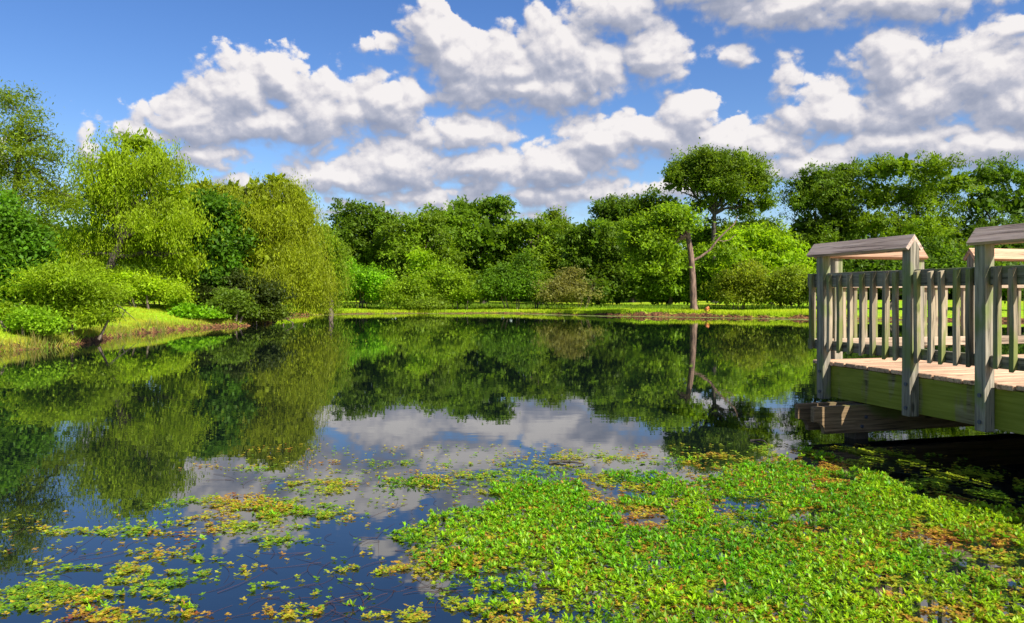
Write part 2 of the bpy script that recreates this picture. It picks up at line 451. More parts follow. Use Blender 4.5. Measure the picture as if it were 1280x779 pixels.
def make_water():
    V = np.array([(-40, 0.6, 0), (45, 0.6, 0), (45, 58, 0), (-40, 58, 0)], float)
    me = np_mesh('water', V, np.array([[0, 1, 2, 3]]))
    m, nt, b, out = base_mat('pond_water')
    b.inputs['Base Color'].default_value = (0.003, 0.006, 0.006, 1)
    b.inputs['Roughness'].default_value = 0.012
    b.inputs['IOR'].default_value = 2.3
    b.inputs['Specular IOR Level'].default_value = 0.5
    g = new(nt, 'ShaderNodeNewGeometry')
    a1 = new(nt, 'ShaderNodeTexNoise'); a1.inputs['Scale'].default_value = 1.0; a1.inputs['Detail'].default_value = 3
    nt.links.new(vmath(nt, 'MULTIPLY', g.outputs['Position'], (2.2, 4.5, 1)), a1.inputs['Vector'])
    a2 = new(nt, 'ShaderNodeTexNoise'); a2.inputs['Scale'].default_value = 0.35; a2.inputs['Detail'].default_value = 2
    nt.links.new(g.outputs['Position'], a2.inputs['Vector'])
    h = math_(nt, 'MULTIPLY', a1.outputs['Fac'], maprange(nt, a2.outputs['Fac'], 0.35, 0.7, 0.35, 1.0))
    bp = new(nt, 'ShaderNodeBump'); bp.inputs['Strength'].default_value = 0.038; bp.inputs['Distance'].default_value = 0.02
    nt.links.new(h, bp.inputs['Height']); nt.links.new(bp.outputs[0], b.inputs['Normal'])
    link('water', me, m, kind='structure')
make_water()

# ------------------------------------------------------------------ wooden dock
DK = thing('wooden_dock', 'weathered wooden dock with baluster railings and peaked caps standing over the water', 'dock', (2.93, 7.14, 0), R(14.69))
G_POST = wood_mat('wood_post', 'z', (0.19, 0.17, 0.125), (0.39, 0.34, 0.26), (0.16, 0.20, 0.06), 0.35)
G_BAL = wood_mat('wood_baluster', 'z', (0.23, 0.19, 0.125), (0.46, 0.37, 0.25), (0.16, 0.19, 0.04), 0.5)
G_DECK = wood_mat('wood_deck', 'x', (0.46, 0.28, 0.17), (0.72, 0.49, 0.32))
G_RAILY = wood_mat('wood_rail_long', 'y', (0.17, 0.15, 0.115), (0.31, 0.28, 0.21), (0.14, 0.17, 0.04), 0.4)
G_RAILX = wood_mat('wood_rail_cross', 'x', (0.30, 0.23, 0.16), (0.48, 0.38, 0.27))
G_CAPY = wood_mat('wood_cap_long', 'y', (0.46, 0.33, 0.26), (0.70, 0.54, 0.44))
G_CAPX = wood_mat('wood_cap_cross', 'x', (0.38, 0.22, 0.13), (0.58, 0.38, 0.24))
G_FASC = wood_mat('wood_fascia_mossy', 'y', (0.15, 0.125, 0.05), (0.34, 0.30, 0.16), (0.20, 0.225, 0.012), 0.85, streak=(3, 5.0, 1.2))
G_FASCX = wood_mat('wood_fascia_cross', 'x', (0.12, 0.125, 0.05), (0.26, 0.25, 0.14), (0.15, 0.21, 0.015), 0.8)
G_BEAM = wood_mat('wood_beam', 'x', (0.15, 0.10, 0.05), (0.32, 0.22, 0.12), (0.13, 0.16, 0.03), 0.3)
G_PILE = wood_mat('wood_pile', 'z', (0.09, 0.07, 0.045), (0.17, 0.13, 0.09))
M_bolt, nt_, b_, _o = base_mat('galvanised_bolt')
b_.inputs['Base Color'].default_value = (0.10, 0.11, 0.14, 1); b_.inputs['Metallic'].default_value = 0.7; b_.inputs['Roughness'].default_value = 0.55

def box_mesh(name, x0, x1, y0, y1, z0, z1, mat, bev=0.004, wob=0.0):
    bm = bmesh.new()
    vs = [bm.verts.new((x, y, z)) for z in (z0, z1) for y in (y0, y1) for x in (x0, x1)]
    for f in ((0, 2, 3, 1), (4, 5, 7, 6), (0, 1, 5, 4), (2, 6, 7, 3), (0, 4, 6, 2), (1, 3, 7, 5)):
        bm.faces.new([vs[i] for i in f])
    if wob:
        for v in bm.verts:
            v.co += Vector((random.uniform(-wob, wob), random.uniform(-wob, wob), random.uniform(-wob, wob)))
    if bev: bmesh.ops.bevel(bm, geom=bm.edges[:], offset=bev, segments=1, affect='EDGES')
    me = bpy.data.meshes.new(name); bm.to_mesh(me); bm.free(); me.materials.append(mat)
    return me

def prism_mesh(name, prof, axis, a0, a1, mat, bev=0.0):
    """profile of (u, z) pairs pushed along axis 'x' or 'y'"""
    bm = bmesh.new()
    mk = (lambda u, z, a: (u, a, z)) if axis == 'y' else (lambda u, z, a: (a, u, z))
    A = [bm.verts.new(mk(u, z, a0)) for u, z in prof]; B = [bm.verts.new(mk(u, z, a1)) for u, z in prof]
    n = len(prof)
    bm.faces.new(A); bm.faces.new(B[::-1])
    for i in range(n): bm.faces.new((A[i], B[i], B[(i+1) % n], A[(i+1) % n]))
    bmesh.ops.recalc_face_normals(bm, faces=bm.faces[:])
    if bev: bmesh.ops.bevel(bm, geom=bm.edges[:], offset=bev, segments=1, affect='EDGES')
    me = bpy.data.meshes.new(name); bm.to_mesh(me); bm.free(); me.materials.append(mat)
    return me

# deck boards
DECK = 0.64
board_meshes = [box_mesh('deck_board', 0, 4.7, 0, 0.138, -0.035, 0, G_DECK, 0.005, 0.0015) for _ in range(4)]
y = 0.205; i = 0; DKB = []
nb_ = bmesh.new(); bmesh.ops.create_circle(nb_, cap_ends=True, segments=7, radius=0.0045)
nail_mesh = bpy.data.meshes.new('nail'); nb_.to_mesh(nail_mesh); nb_.free()
M_nail, _n, _b, _ = base_mat('rusty_nail'); _b.inputs['Base Color'].default_value = (0.05, 0.028, 0.018, 1); _b.inputs['Roughness'].default_value = 0.8
nail_mesh.materials.append(M_nail)
while y > -6.6:
    y -= 0.145
    DKB.append(None); DKB[-1] = link('deck_board', board_meshes[i % 4], None, DK, (0.035 + random.uniform(-0.014, 0.012), y, DECK + random.uniform(-0.003, 0.003)), (0, random.uniform(-0.0008, 0.0008), random.uniform(-0.002, 0.002)))
    for nx in (0.035, 0.52, 1.02):
        for ny in (0.035, 0.105):
            link('nail', nail_mesh, None, DKB[-1], (nx, ny, 0.0008))
    i += 1
# fascia boards: long side in two lengths, and across the end
link('fascia_board', box_mesh('fascia_board', 0.048, 0.088, -3.25, 0.20, 0.310, 0.601, G_FASC, 0.004), None, DK, label='green mossy side board along the deck edge')
link('fascia_board', box_mesh('fascia_board', 0.048, 0.088, -6.5, -3.256, 0.310, 0.601, G_FASC, 0.004), None, DK)
link('fascia_board', box_mesh('fascia_board', 0.092, 4.7, 0.162, 0.20, 0.312, 0.600, G_FASCX, 0.004), None, DK)
jm = box_mesh('joist', -0.02, 0.02, -6.5, 0.155, 0.33, 0.598, G_PILE, 0)
for t in (0.55, 1.05, 1.55, 2.05, 2.55, 3.05, 3.55, 4.05, 4.6): link('joist', jm, None, DK, (t, 0, 0))
# beams sandwiching piles, outer ends cut to a curve
def beam_prof(x0, x1, z0, z1):
    pts = [(x1, z0), (x1, z1), (x0, z1), (x0, z1 - 0.135)]
    for k in range(0, 7):
        a = R(90 - k * 15)
        pts.append((x0 + 0.10 - 0.075 * math.sin(a) * 1.0 + 0.0, z0 + 0.03 + 0.075 * (1 - math.cos(R(0 + (6 - k) * 15)))))
    pts.append((x0 + 0.115, z0))
    return pts
def beam_mesh(x0, x1, s0, s1, z0=0.07, z1=0.305):
    prof = [(x1, z0), (x1, z1), (x0, z1), (x0, z0 + 0.105)]
    for k in range(7):
        a = R(k * 15)                      # concave quarter round under the end
        prof.append((x0 + 0.02 + 0.085 * math.sin(a), z0 + 0.02 + 0.085 * math.cos(a)))
    prof.append((x0 + 0.105, z0))
    bm = bmesh.new()
    A = [bm.verts.new((u, s0, z)) for u, z in prof]; B = [bm.verts.new((u, s1, z)) for u, z in prof]
    bm.faces.new(A); bm.faces.new(B[::-1])
    for i in range(len(prof)): bm.faces.new((A[i], B[i], B[(i+1) % len(prof)], A[(i+1) % len(prof)]))
    bmesh.ops.recalc_face_normals(bm, faces=bm.faces[:])
    me = bpy.data.meshes.new('cross_beam'); bm.to_mesh(me); bm.free(); me.materials.append(G_BEAM)
    return me
bolt_bm = bmesh.new()
bmesh.ops.create_cone(bolt_bm, cap_ends=True, segments=10, radius1=0.016, radius2=0.012, depth=0.012)
bolt_mesh = bpy.data.meshes.new('bolt'); bolt_bm.to_mesh(bolt_mesh); bolt_bm.free(); bolt_mesh.materials.append(M_bolt)
for r_, (s, x0) in enumerate(((-0.415, -0.50), (-3.3, -0.02), (-6.0, -0.02))):
    for k, ds in enumerate((-0.098, 0.098)):
        b = link('cross_beam', beam_mesh(x0 - (0.02 if k else 0), 4.7, s + ds - 0.024, s + ds + 0.024), None, DK)
        if r_ == 0 and k == 0:
            link('bolt', bolt_mesh, None, b, (0.02, s + ds - 0.03, 0.20), (R(90), 0, 0)); link('bolt', bolt_mesh, None, b, (-0.02, s + ds - 0.03, 0.12), (R(90), 0, 0))
    for t in (0.02, 2.1, 4.2):
        link('pile', box_mesh('pile', t - 0.072, t + 0.072, s - 0.072, s + 0.072, -1.0, 0.30, G_PILE, 0.006), None, DK)

# railings
POST_Y = [0.0, -1.065, -1.765, -2.83, -3.53, -4.6, -5.3]
RZ = 1.752
def post_mesh(along, z0=0.292, gable=True):
    w = 0.045; bm = bmesh.new()
    if along == 'y': prof = [(-w, z0), (w, z0), (w, RZ - 0.095), (0, RZ - 0.034), (-w, RZ - 0.095)]
    me = None
    prof = [(-w, z0), (w, z0), (w, RZ - 0.098), (0, RZ - 0.038), (-w, RZ - 0.098)]
    mk = (lambda u, z, a: (u, a, z)) if along == 'y' else (lambda u, z, a: (a, u, z))
    A = [bm.verts.new(mk(u, z, -w)) for u, z in prof]; B = [bm.verts.new(mk(u, z, w)) for u, z in prof]
    bm.faces.new(A); bm.faces.new(B[::-1])
    for i in range(5): bm.faces.new((A[i], B[i], B[(i+1) % 5], A[(i+1) % 5]))
    bmesh.ops.recalc_face_normals(bm, faces=bm.faces[:])
    bmesh.ops.bevel(bm, geom=bm.edges[:], offset=0.005, segments=1, affect='EDGES')
    me = bpy.data.meshes.new('post'); bm.to_mesh(me); bm.free(); me.materials.append(G_POST)
    return me
pmy = post_mesh('y'); pmx = post_mesh('x', 0.30)
for s in POST_Y:
    po = link('post', pmy, None, DK, (0, s, 0), (random.uniform(-0.004, 0.004), random.uniform(-0.004, 0.004), 0))
    for z in (0.36, 0.55):
        link('bolt', bolt_mesh, None, po, (-0.049, -0.005, z), (0, R(90), 0))
END_S = 0.262
POST_X = [0.335, 1.30, 2.0, 2.96, 3.66, 4.62]
for t in POST_X:
    po = link('post', pmx, None, DK, (t, END_S, 0))
    for z in (0.36, 0.55): link('bolt', bolt_mesh, None, po, (0.005, -0.049, z), (R(90), 0, 0))
def cap(along, a0, a1, mat):
    """two planks leaned together in a low roof over a pair of posts"""
    hw, dr, th = 0.088, 0.112, 0.032
    L = math.hypot(hw, dr); nx, nz = dr / L * th, hw / L * th
    for sgn in (-1, 1):
        prof = [(0.0006 * sgn, RZ), (sgn * hw, RZ - dr), (sgn * (hw - nx), RZ - dr - nz), (0.0006 * sgn, RZ - th * L / hw * 0.98)]
        e = 0.006 if sgn > 0 else 0
        link('cap_board', prism_mesh('cap_board', prof, along, a0 + e, a1 - e, mat, 0.002), None, DK,
             (0, 0, 0) if along == 'y' else (0, END_S, 0))
cap('y', -1.065 - 0.052, 0.145, G_CAPY); cap('y', -2.83 - 0.10, -1.765 + 0.075, G_CAPY); cap('y', -4.7, -3.45, G_CAPY)
cap('x', 0.335 - 0.20, 1.30 + 0.055, G_CAPX); cap('x', 2.0 - 0.06, 2.96 + 0.1, G_CAPX); cap('x', 3.6, 4.72, G_CAPX)
# rails between posts, balusters outside them
bal_meshes = []
for k in range(5):
    bm = bmesh.new()
    w = 0.019; L0, L1 = 0.735 + random.uniform(-0.012, 0.012), 1.452 + random.uniform(-0.01, 0.006)
    vs = []
    for z, q in ((L0, 0), (L0 + (L1 - L0) * 0.5, 1), (L1, 2)):
        bx, by = (random.uniform(-0.004, 0.004) if q == 1 else 0), (random.uniform(-0.005, 0.005) if q == 1 else 0)
        for (sx, sy) in ((-w, -w), (w, -w), (w, w), (-w, w)):
            dz = 0
            if q == 0: dz = 0.030 * (sx > 0)              # bevel-cut lower end
            if q == 2: dz = 0.012 * (sx > 0) 
            vs.append(bm.verts.new((sx + bx, sy + by, z + dz)))
    for a in (0, 4):
        for i in range(4): bm.faces.new((vs[a+i], vs[a+(i+1) % 4], vs[a+4+(i+1) % 4], vs[a+4+i]))
    bm.faces.new((vs[3], vs[2], vs[1], vs[0])); bm.faces.new((vs[8], vs[9], vs[10], vs[11]))
    bmesh.ops.bevel(bm, geom=bm.edges[:], offset=0.002, segments=1, affect='EDGES')
    me = bpy.data.meshes.new('baluster'); bm.to_mesh(me); bm.free(); me.materials.append(G_BAL); bal_meshes.append(me)
edges_y = [(0.244, 0.047)] + [(POST_Y[i] - 0.047, POST_Y[i+1] + 0.047) for i in range(len(POST_Y) - 1)]
for (a, b) in edges_y:
    lo, hi = min(a, b), max(a, b)
    for (z0, z1) in ((1.335, 1.468), (0.750, 0.838)):
        link('top_rail' if z0 > 1 else 'bottom_rail', box_mesh('rail', 0.0, 0.036, lo, hi, z0, z1, G_RAILY, 0.003), None, DK)
    n = max(1, round((hi - lo) / 0.133))
    for k in range(n):
        s = lo + (hi - lo) * (k + 0.5) / n + random.uniform(-0.008, 0.008)
        link('baluster', random.choice(bal_meshes), None, DK, (-0.021, s, 0), (random.uniform(-0.012, 0.012), 0, random.uniform(-0.05, 0.05)))
edges_x = [(0.04, POST_X[0] - 0.047)] + [(POST_X[i] + 0.047, POST_X[i+1] - 0.047) for i in range(len(POST_X) - 1)]
for (lo, hi) in edges_x:
    for (z0, z1) in ((1.335, 1.468), (0.750, 0.838)):
        link('top_rail' if z0 > 1 else 'bottom_rail', box_mesh('rail', lo, hi, END_S - 0.034, END_S, z0, z1, G_RAILX, 0.003), None, DK)
    n = max(1, round((hi - lo) / 0.133))
    for k in range(n):
        t = lo + (hi - lo) * (k + 0.5) / n + random.uniform(-0.006, 0.006)
        link('baluster', random.choice(bal_meshes), None, DK, (t, END_S + 0.021, 0), (0, random.uniform(-0.012, 0.012), R(90)))

# ------------------------------------------------------------------ trees
def wobble_path(a, b, n, amp, sag=0.0):
    a, b = np.array(a, float), np.array(b, float)
    t = np.linspace(0, 1, n)[:, None]
    p = a + (b - a) * t
    off = rng.normal(size=(n, 3)) * amp; off[0] = 0
    p += off * np.sin(t * np.pi * 0.9 + 0.15)
    p[:, 2] += sag * np.sin(t[:, 0] * np.pi)
    return p

def crown(lobes, col, n_leaf, size, aspect=0.5, clump=0.42, per=34, hollow=0.5, mode='broad', hang=1.2, var=0.28, gap=0.0, yellow=0.25, core=1.0, sub=0.44, spray=0.3):
    n_leaf = int(n_leaf * 1.35); size *= 1.18
    col = tuple(np.array(col) * (1.62, 1.25, 1.0))
    """leaf cloud of many small faces round lobe centres; lobes: (centre, (rx, ry, rz))"""
    vol = np.array([r[0] * r[1] + r[0] * r[2] + r[1] * r[2] for _, r in lobes]); vol = vol / vol.sum()
    out = []
    for (c, r), w in zip(lobes, vol):
        nl = int(n_leaf * w); ncl = max(4, nl // per)
        ns = int(np.clip(7 + 60 * w, 7, 14))
        sd = rand_dirs(ns * 3); sd = sd[sd[:, 2] > -0.75][:ns]; ns = len(sd)
        sc_ = np.array(c) + sd * np.array(r) * rng.uniform(0.45, 0.88, (ns, 1)); sr = sub * rng.uniform(0.6, 1.25, ns)
        if spray > 0:
            sc_ += sd * np.array(r) * (rng.random((ns, 1)) ** 2) * 0.25 * spray; 
        sbr = 1 + (rng.random(ns) - 0.5) * 0.45
        pick = rng.choice(ns, ncl, p=sr ** 2 / (sr ** 2).sum())
        d = rand_dirs(ncl)
        d[:, 2] = np.where((d[:, 2] < -0.35) & (rng.random(ncl) < 0.35), -d[:, 2], d[:, 2])
        rad = hollow + (1.06 - hollow) * rng.random(ncl) ** 0.7
        cc = sc_[pick] + d * np.array(r) * (rad * sr[pick])[:, None]
        if spray > 0:
            o = sd[pick] * np.array(r); o[:, 2] = np.abs(o[:, 2]) + 0.3 * r[2]
            cc += o * (rng.random((ncl, 1)) ** 3) * 0.5 * spray
        cc += rng.normal(size=cc.shape) * 0.03 * min(r)
        if gap > 0:
            keep = vnoise(cc[:, 0] + cc[:, 2] * 0.7, cc[:, 1] + cc[:, 2], 1.3 / max(clump, .2) * 0.4) > gap
            if keep.sum() > 3: cc, d, pick = cc[keep], d[keep], pick[keep]
        ncl = len(cc)
        csz = clump * (0.6 + 0.9 * rng.random(ncl))
        cbr = (1 + (rng.random(ncl) - 0.5) * 2 * var) * sbr[pick]
        cy = rng.random(ncl) * yellow
        if mode == 'willow':
            ns = per
            st = np.repeat(cc, 5, axis=0) + rng.normal(size=(ncl * 5, 3)) * csz.repeat(5)[:, None] * [0.55, 0.55, 0.25]
            sl = hang * (0.35 + 0.9 * rng.random(len(st)))
            k = max(3, per // 5)
            tt = (np.arange(k)[None, :] + rng.random((len(st), k))) / k
            drift = rng.normal(size=(len(st), 2)) * 0.10
            x = st[:, 0:1] + (drift[:, 0:1] + d.repeat(5, axis=0)[:, 0:1] * 0.25) * tt * sl[:, None]
            yv = st[:, 1:2] + (drift[:, 1:2] + d.repeat(5, axis=0)[:, 1:2] * 0.25) * tt * sl[:, None]
            z = st[:, 2:3] - tt ** 1.25 * sl[:, None]
            Q = np.stack([x, yv, z], -1).reshape(-1, 3)
            Q += rng.normal(size=Q.shape) * size * 0.35
            dd = rng.normal(size=Q.shape) * 0.45 + np.array([0, 0, -1.0])
            nn = rand_dirs(len(Q)) + np.array([0, -0.2, 0.5]) + d.repeat(5 * k, axis=0) * 0.5
            br = cbr.repeat(5 * k); yy = cy.repeat(5 * k)
        else:
            Q = cc.repeat(per, axis=0) + rng.normal(size=(ncl * per, 3)) * csz.repeat(per)[:, None] * np.array([0.55, 0.55, 0.34])
            dd = rand_dirs(len(Q)) + d.repeat(per, axis=0) * 0.6 + np.array([0, 0, -0.15])
            nn = rand_dirs(len(Q)) * 0.75 + np.array([0, 0, 0.75]) + d.repeat(per, axis=0) * 0.55
            br = cbr.repeat(per); yy = cy.repeat(per)
        n = len(Q)
        zt = np.clip(Q[:, 2], 0.06, None); Q[:, 2] = zt
        br = br * (0.86 + 0.28 * rng.random(n))
        base = np.array(col)[None, :] * br[:, None]
        base = base * (1 - yy[:, None]) + base * np.array([1.45, 1.12, 0.8]) * yy[:, None]
        L = size * (0.7 + 0.6 * rng.random(n))
        out.append(leaf_arrays(Q, dd, nn, L, L * aspect, base, 0.12))
        if core > 0:                       # larger, slightly darker fill leaves inside, closing the view through the crown
            m = int(nl * 0.10 * core); q = rand_dirs(m) * (rng.random((m, 1)) ** 0.5) * 0.66 * np.array(r) + np.array(c)
            q += rng.normal(size=q.shape) * 0.05 * min(r)
            Ls = size * 2.3 * (0.7 + 0.6 * rng.random(m))
            out.append(leaf_arrays(q, rand_dirs(m), rand_dirs(m), Ls, Ls * 0.55, np.array(col)[None, :] * (0.7 + 0.4 * rng.random((m, 1))), 0.1))
    return joinarr(out)

TREE_COUNT = [0]
def tree(name, label, cat, Y, bx, lobes_px, col, n_leaf, size, trunk_r=0.22, bark=None, group=None, thick=0.9, fork=0.35, trunk_path=None,
         limbs=None, stems=1, base_y=None, tip=0.62, **kw):
    """lobes_px: (x, y, rx, ry[, dy]) where the photo shows them; the tree stands Y metres off"""
    bark = bark or M_bark
    gx = (bx - 640) / FOC * Y
    gz = float(ground_h([gx], [Y])[0]) if base_y is None else base_y
    base = Vector((gx, Y, gz))
    t = thing(name, label, cat, base, 0, group)
    lobes = []
    for q in lobes_px:
        x, y, rx, ry = q[:4]
        w = rx / FOC * Y; h = ry / FOC * Y
        dy = q[4] if len(q) > 4 else random.uniform(-0.6, 0.6) * w
        p = P(x, y, Y); k = (Y + dy) / Y
        c = Vector((p.x * k, Y + dy, EYE + (p.z - EYE) * k)) - base
        lobes.append((tuple(c), (w, w * thick, h)))
    V, Fq, cl = crown(lobes, col, n_leaf, size, **kw)
    V[:, 2] = np.maximum(V[:, 2], 0.02)
    link('crown', np_mesh('crown', V, Fq, cl), M_leaf, t)
    top = max(lobes, key=lambda l: l[0][2])[0]
    cx = np.mean([l[0] for l in lobes], axis=0)
    trunks = []
    for s in range(stems):
        o = (0, 0, -0.15) if stems == 1 else (random.uniform(-.35, .35) * stems * 0.35, random.uniform(-.3, .3), -0.15)
        if trunk_path: pts = np.array([P(x, y, Y) - base for x, y in trunk_path], float); pts[0][2] = -0.2
        else:
            fz = fork * top[2]
            pts = wobble_path(o, (o[0] * 1.5 + cx[0] * fork * 0.8, o[1] * 1.5 + cx[1] * 0.2, max(fz, 0.4)), 6, 0.05 * trunk_r * 4)
        rr = trunk_r * np.linspace(1.0, tip, len(pts)); rr[0] *= 1.35
        trunks.append((pts, rr))
    for p, r_ in trunks:
        tv = tube_arrays(p, r_, 9)
        link('trunk' if stems == 1 else 'stem', np_mesh('trunk', tv[0], tv[1], smooth=True), bark, t)
    order = sorted(lobes, key=lambda l: -l[1][0] * l[1][2])[:(limbs or 7)]
    for (c, r) in order:
        pts, rr = random.choice(trunks)
        k0 = len(pts) - 1 if c[2] > pts[-1][2] else max(1, len(pts) - 2)
        a = pts[k0]; L = np.linalg.norm(np.array(c) - a)
        if L < 0.3: continue
        path = wobble_path(a, c, 6, 0.035 * L, 0.06 * L)
        r0 = min(rr[k0] * 0.8, 0.042 * L + 0.02)
        segs = [tube_arrays(path, r0 * np.linspace(1, 0.3, 6), 6)]
        for k in range(5):                              # lesser boughs reaching through the lobe
            d = rand_dirs(1)[0]; d[2] = abs(d[2]) * 0.8
            e = np.array(c) + d * np.array(r) * 0.85
            st = path[random.choice((2, 3, 4))]
            segs.append(tube_arrays(wobble_path(st, e, 5, 0.05 * np.linalg.norm(e - st)), r0 * np.linspace(0.45, 0.10, 5), 4))
        jv = joinarr(segs)
        link('branch', np_mesh('branch', jv[0], jv[1], smooth=True), bark, t)
    return t

DK_G = (0.06, 0.14, 0.010); MD_G = (0.085, 0.185, 0.010); LT_G = (0.125, 0.26, 0.012); WIL = (0.155, 0.255, 0.010); YEL = (0.150, 0.28, 0.008); BRT = (0.11, 0.30, 0.010)

# ---- far tree line, left to right
FAR = 'trees along the far side of the pond'
tree('oak_tree', 'dark rounded tree behind the lighter willow, left end of the far tree line', 'tree', 64, 455,
     [(440,282,24,24),(470,276,26,20),(455,310,34,34),(480,330,26,40),(430,320,22,40),(455,355,38,24)], DK_G, 15000, 0.24, 0.3, M_bark_dark, FAR, yellow=0.35)
tree('oak_tree', 'broad mid green tree right of the dark rounded tree, sloping up to the right', 'tree', 61, 520,
     [(500,300,26,20),(530,290,30,24),(512,325,36,34),(545,325,32,40),(500,352,34,28),(540,360,38,22)], MD_G, 17000, 0.22, 0.3, M_bark, FAR)
tree('oak_tree', 'tallest bulging green tree in the middle of the far tree line', 'tree', 66, 605,
     [(560,276,28,18),(590,266,30,16),(622,264,24,16),(600,298,46,30),(565,320,34,40),(632,300,26,34),(600,340,50,34),(640,345,30,30)], (0.07,0.165,0.009), 22000, 0.25, 0.34, M_bark_dark, FAR)
tree('oak_tree', 'lower green tree with a soft domed top right of the bulging middle tree', 'tree', 64, 676,
     [(658,288,20,18),(678,300,26,28),(700,318,22,34),(665,335,30,34),(690,350,34,24)], MD_G, 13000, 0.23, 0.26, M_bark, FAR)
tree('oak_tree', 'narrow tree with a small pointed tuft on top, in the dip of the tree line', 'tree', 70, 695,
     [(692,275,10,12),(690,292,18,16),(706,290,12,16),(712,310,20,22),(700,345,34,30)], (0.08,0.16,0.012), 8000, 0.24, 0.22, M_bark, FAR)
tree('oak_tree', 'large dark leafed tree with deep shade at its foot, left of the rusty trunk', 'tree', 58, 748,
     [(735,300,28,28),(762,312,30,30),(720,325,22,28),(750,340,36,32),(785,335,26,34),(760,362,42,16)], DK_G, 19000, 0.24, 0.3, M_bark_dark, FAR, yellow=0.3)
tree('oak_tree', 'dark tree whose two humps rise behind, left of the tall umbrella crown', 'tree', 68, 790,
     [(765,268,28,20),(800,262,28,20),(830,258,20,16),(780,292,36,28),(825,290,36,28),(800,330,50,36)], (0.055,0.13,0.010), 17000, 0.25, 0.32, M_bark_dark, FAR, yellow=0.35)
tree('elm_tree', 'tall tree with an umbrella shaped crown rising above all others over bare forked limbs', 'tree', 63, 893,
     [(862,212,26,20),(895,202,32,20),(930,212,28,20),(950,232,24,20),(846,226,22,16),(958,255,14,12),(872,258,16,10),(915,288,20,12),(885,228,36,20),(912,240,26,20),(935,258,18,14),(905,215,44,24)],
     (0.075,0.16,0.011), 21000, 0.19, 0.26, M_bark_dark, FAR, trunk_path=[(893,385),(894,340),(892,300),(893,268)], hollow=0.35, limbs=10, sub=0.42, gap=0.08, core=1.0, spray=0.25, clump=0.5)
tree('oak_tree', 'dark bushy tree under and behind the tall umbrella crown', 'tree', 68, 920,
     [(880,300,30,26),(930,290,34,22),(955,300,26,24),(905,325,46,34),(950,335,36,36)], DK_G, 14000, 0.24, 0.3, M_bark_dark, FAR)
tree('oak_tree', 'light green leafy tree behind the leaning trunk, reaching down to the lawn', 'tree', 55, 835,
     [(815,345,24,28),(842,352,24,24),(880,352,20,26),(830,368,36,12),(895,362,24,16),(850,335,30,20)], (0.095,0.22,0.010), 14000, 0.22, 0.2, M_bark, FAR)
tree('locust_tree', 'bright yellow green spreading tree left of the dock, in front of the dark trees', 'tree', 53, 965,
     [(915,308,24,18),(945,300,24,16),(975,305,24,20),(930,330,36,26),(970,335,36,32),(1000,350,26,30),(950,360,44,20),(905,345,18,26)], (0.155,0.32,0.009), 20000, 0.18, 0.2, M_bark, FAR)
tree('honeylocust_tree', 'feathery dark green tree behind the first peaked cap, left of the widest one', 'tree', 68, 1035,
     [(1020,228,30,18),(1055,218,30,16),(1005,252,26,22),(1045,252,38,24),(1010,290,32,32),(1050,290,36,36),(1005,330,26,30),(1040,340,40,36)], (0.062,0.14,0.010), 21000, 0.247, 0.26, M_bark_dark, FAR, aspect=0.34, gap=0.12, spray=1.0, sub=0.42)
tree('honeylocust_tree', 'widest feathery green tree rising highest above the right half of the dock', 'tree', 66, 1135,
     [(1095,215,26,16),(1130,208,30,16),(1170,212,30,18),(1198,228,24,18),(1100,245,40,24),(1150,245,44,26),(1085,280,36,24),(1130,285,44,30),(1175,290,36,36),(1110,310,50,28),(1165,308,44,28),(1140,335,60,38),(1195,330,36,40)],
     (0.085,0.18,0.010), 30000, 0.234, 0.3, M_bark_dark, FAR, aspect=0.34, gap=0.10, spray=1.0, sub=0.42)
tree('honeylocust_tree', 'dark feathery tree at the right edge of the photo behind the second cap', 'tree', 68, 1255,
     [(1225,222,22,16),(1255,220,26,14),(1290,226,26,16),(1230,252,32,24),(1275,255,36,28),(1235,295,34,34),(1285,300,40,40),(1215,300,34,30),(1250,340,50,38),(1330,260,44,44)],
     (0.055,0.135,0.010), 22000, 0.247, 0.28, M_bark_dark, FAR, aspect=0.36, gap=0.10, spray=1.0, sub=0.42)
tree('oak_tree', 'leafy mid green tree filling in below the feathery trees behind the dock rail', 'tree', 44, 1110,
     [(1085,330,34,26),(1130,345,36,28),(1060,352,26,24),(1165,340,34,34),(1210,345,34,34),(1260,345,34,30)], (0.055,0.135,0.010), 15000, 0.17, 0.2, M_bark, FAR)

# the leaning part-bare tree by the water
t = tree('leaning_tree', 'half bare tree with a tall rusty trunk at the waterline and a dead limb', 'tree', 44.5, 868,
     [(815,285,26,20),(848,272,30,18),(800,305,20,18),(826,314,26,20),(806,332,18,14),(832,340,14,12),(846,296,16,14,1.5),(790,292,14,16),(880,314,9,8,1.2),(912,318,14,10,1.0),(848,325,13,11,1.5)],
     (0.11,0.24,0.010), 13000, 0.17, 0.22, M_bark_red, None,
     trunk_path=[(868,397),(867,380),(866,350),(864,320),(860,295),(856,272)], hollow=0.2, gap=0.2, limbs=6)
def dead_limb(t, Y, path, r0, r1):
    pts = np.array([P(x, y, Y) - Vector(t.location) for x, y in path], float)
    V, Fq = tube_arrays(pts, np.linspace(r0, r1, len(pts)), 7)
    link('branch', np_mesh('branch', V, Fq, smooth=True), M_bark_red, t, label='bare dead limb reaching up to the right')
dead_limb(t, 44.5, [(866,326),(876,321),(888,312),(897,300),(907,290),(918,280),(922,270)], 0.085, 0.025)
dead_limb(t, 44.5, [(897,300),(904,302),(912,300),(920,293)], 0.04, 0.015)

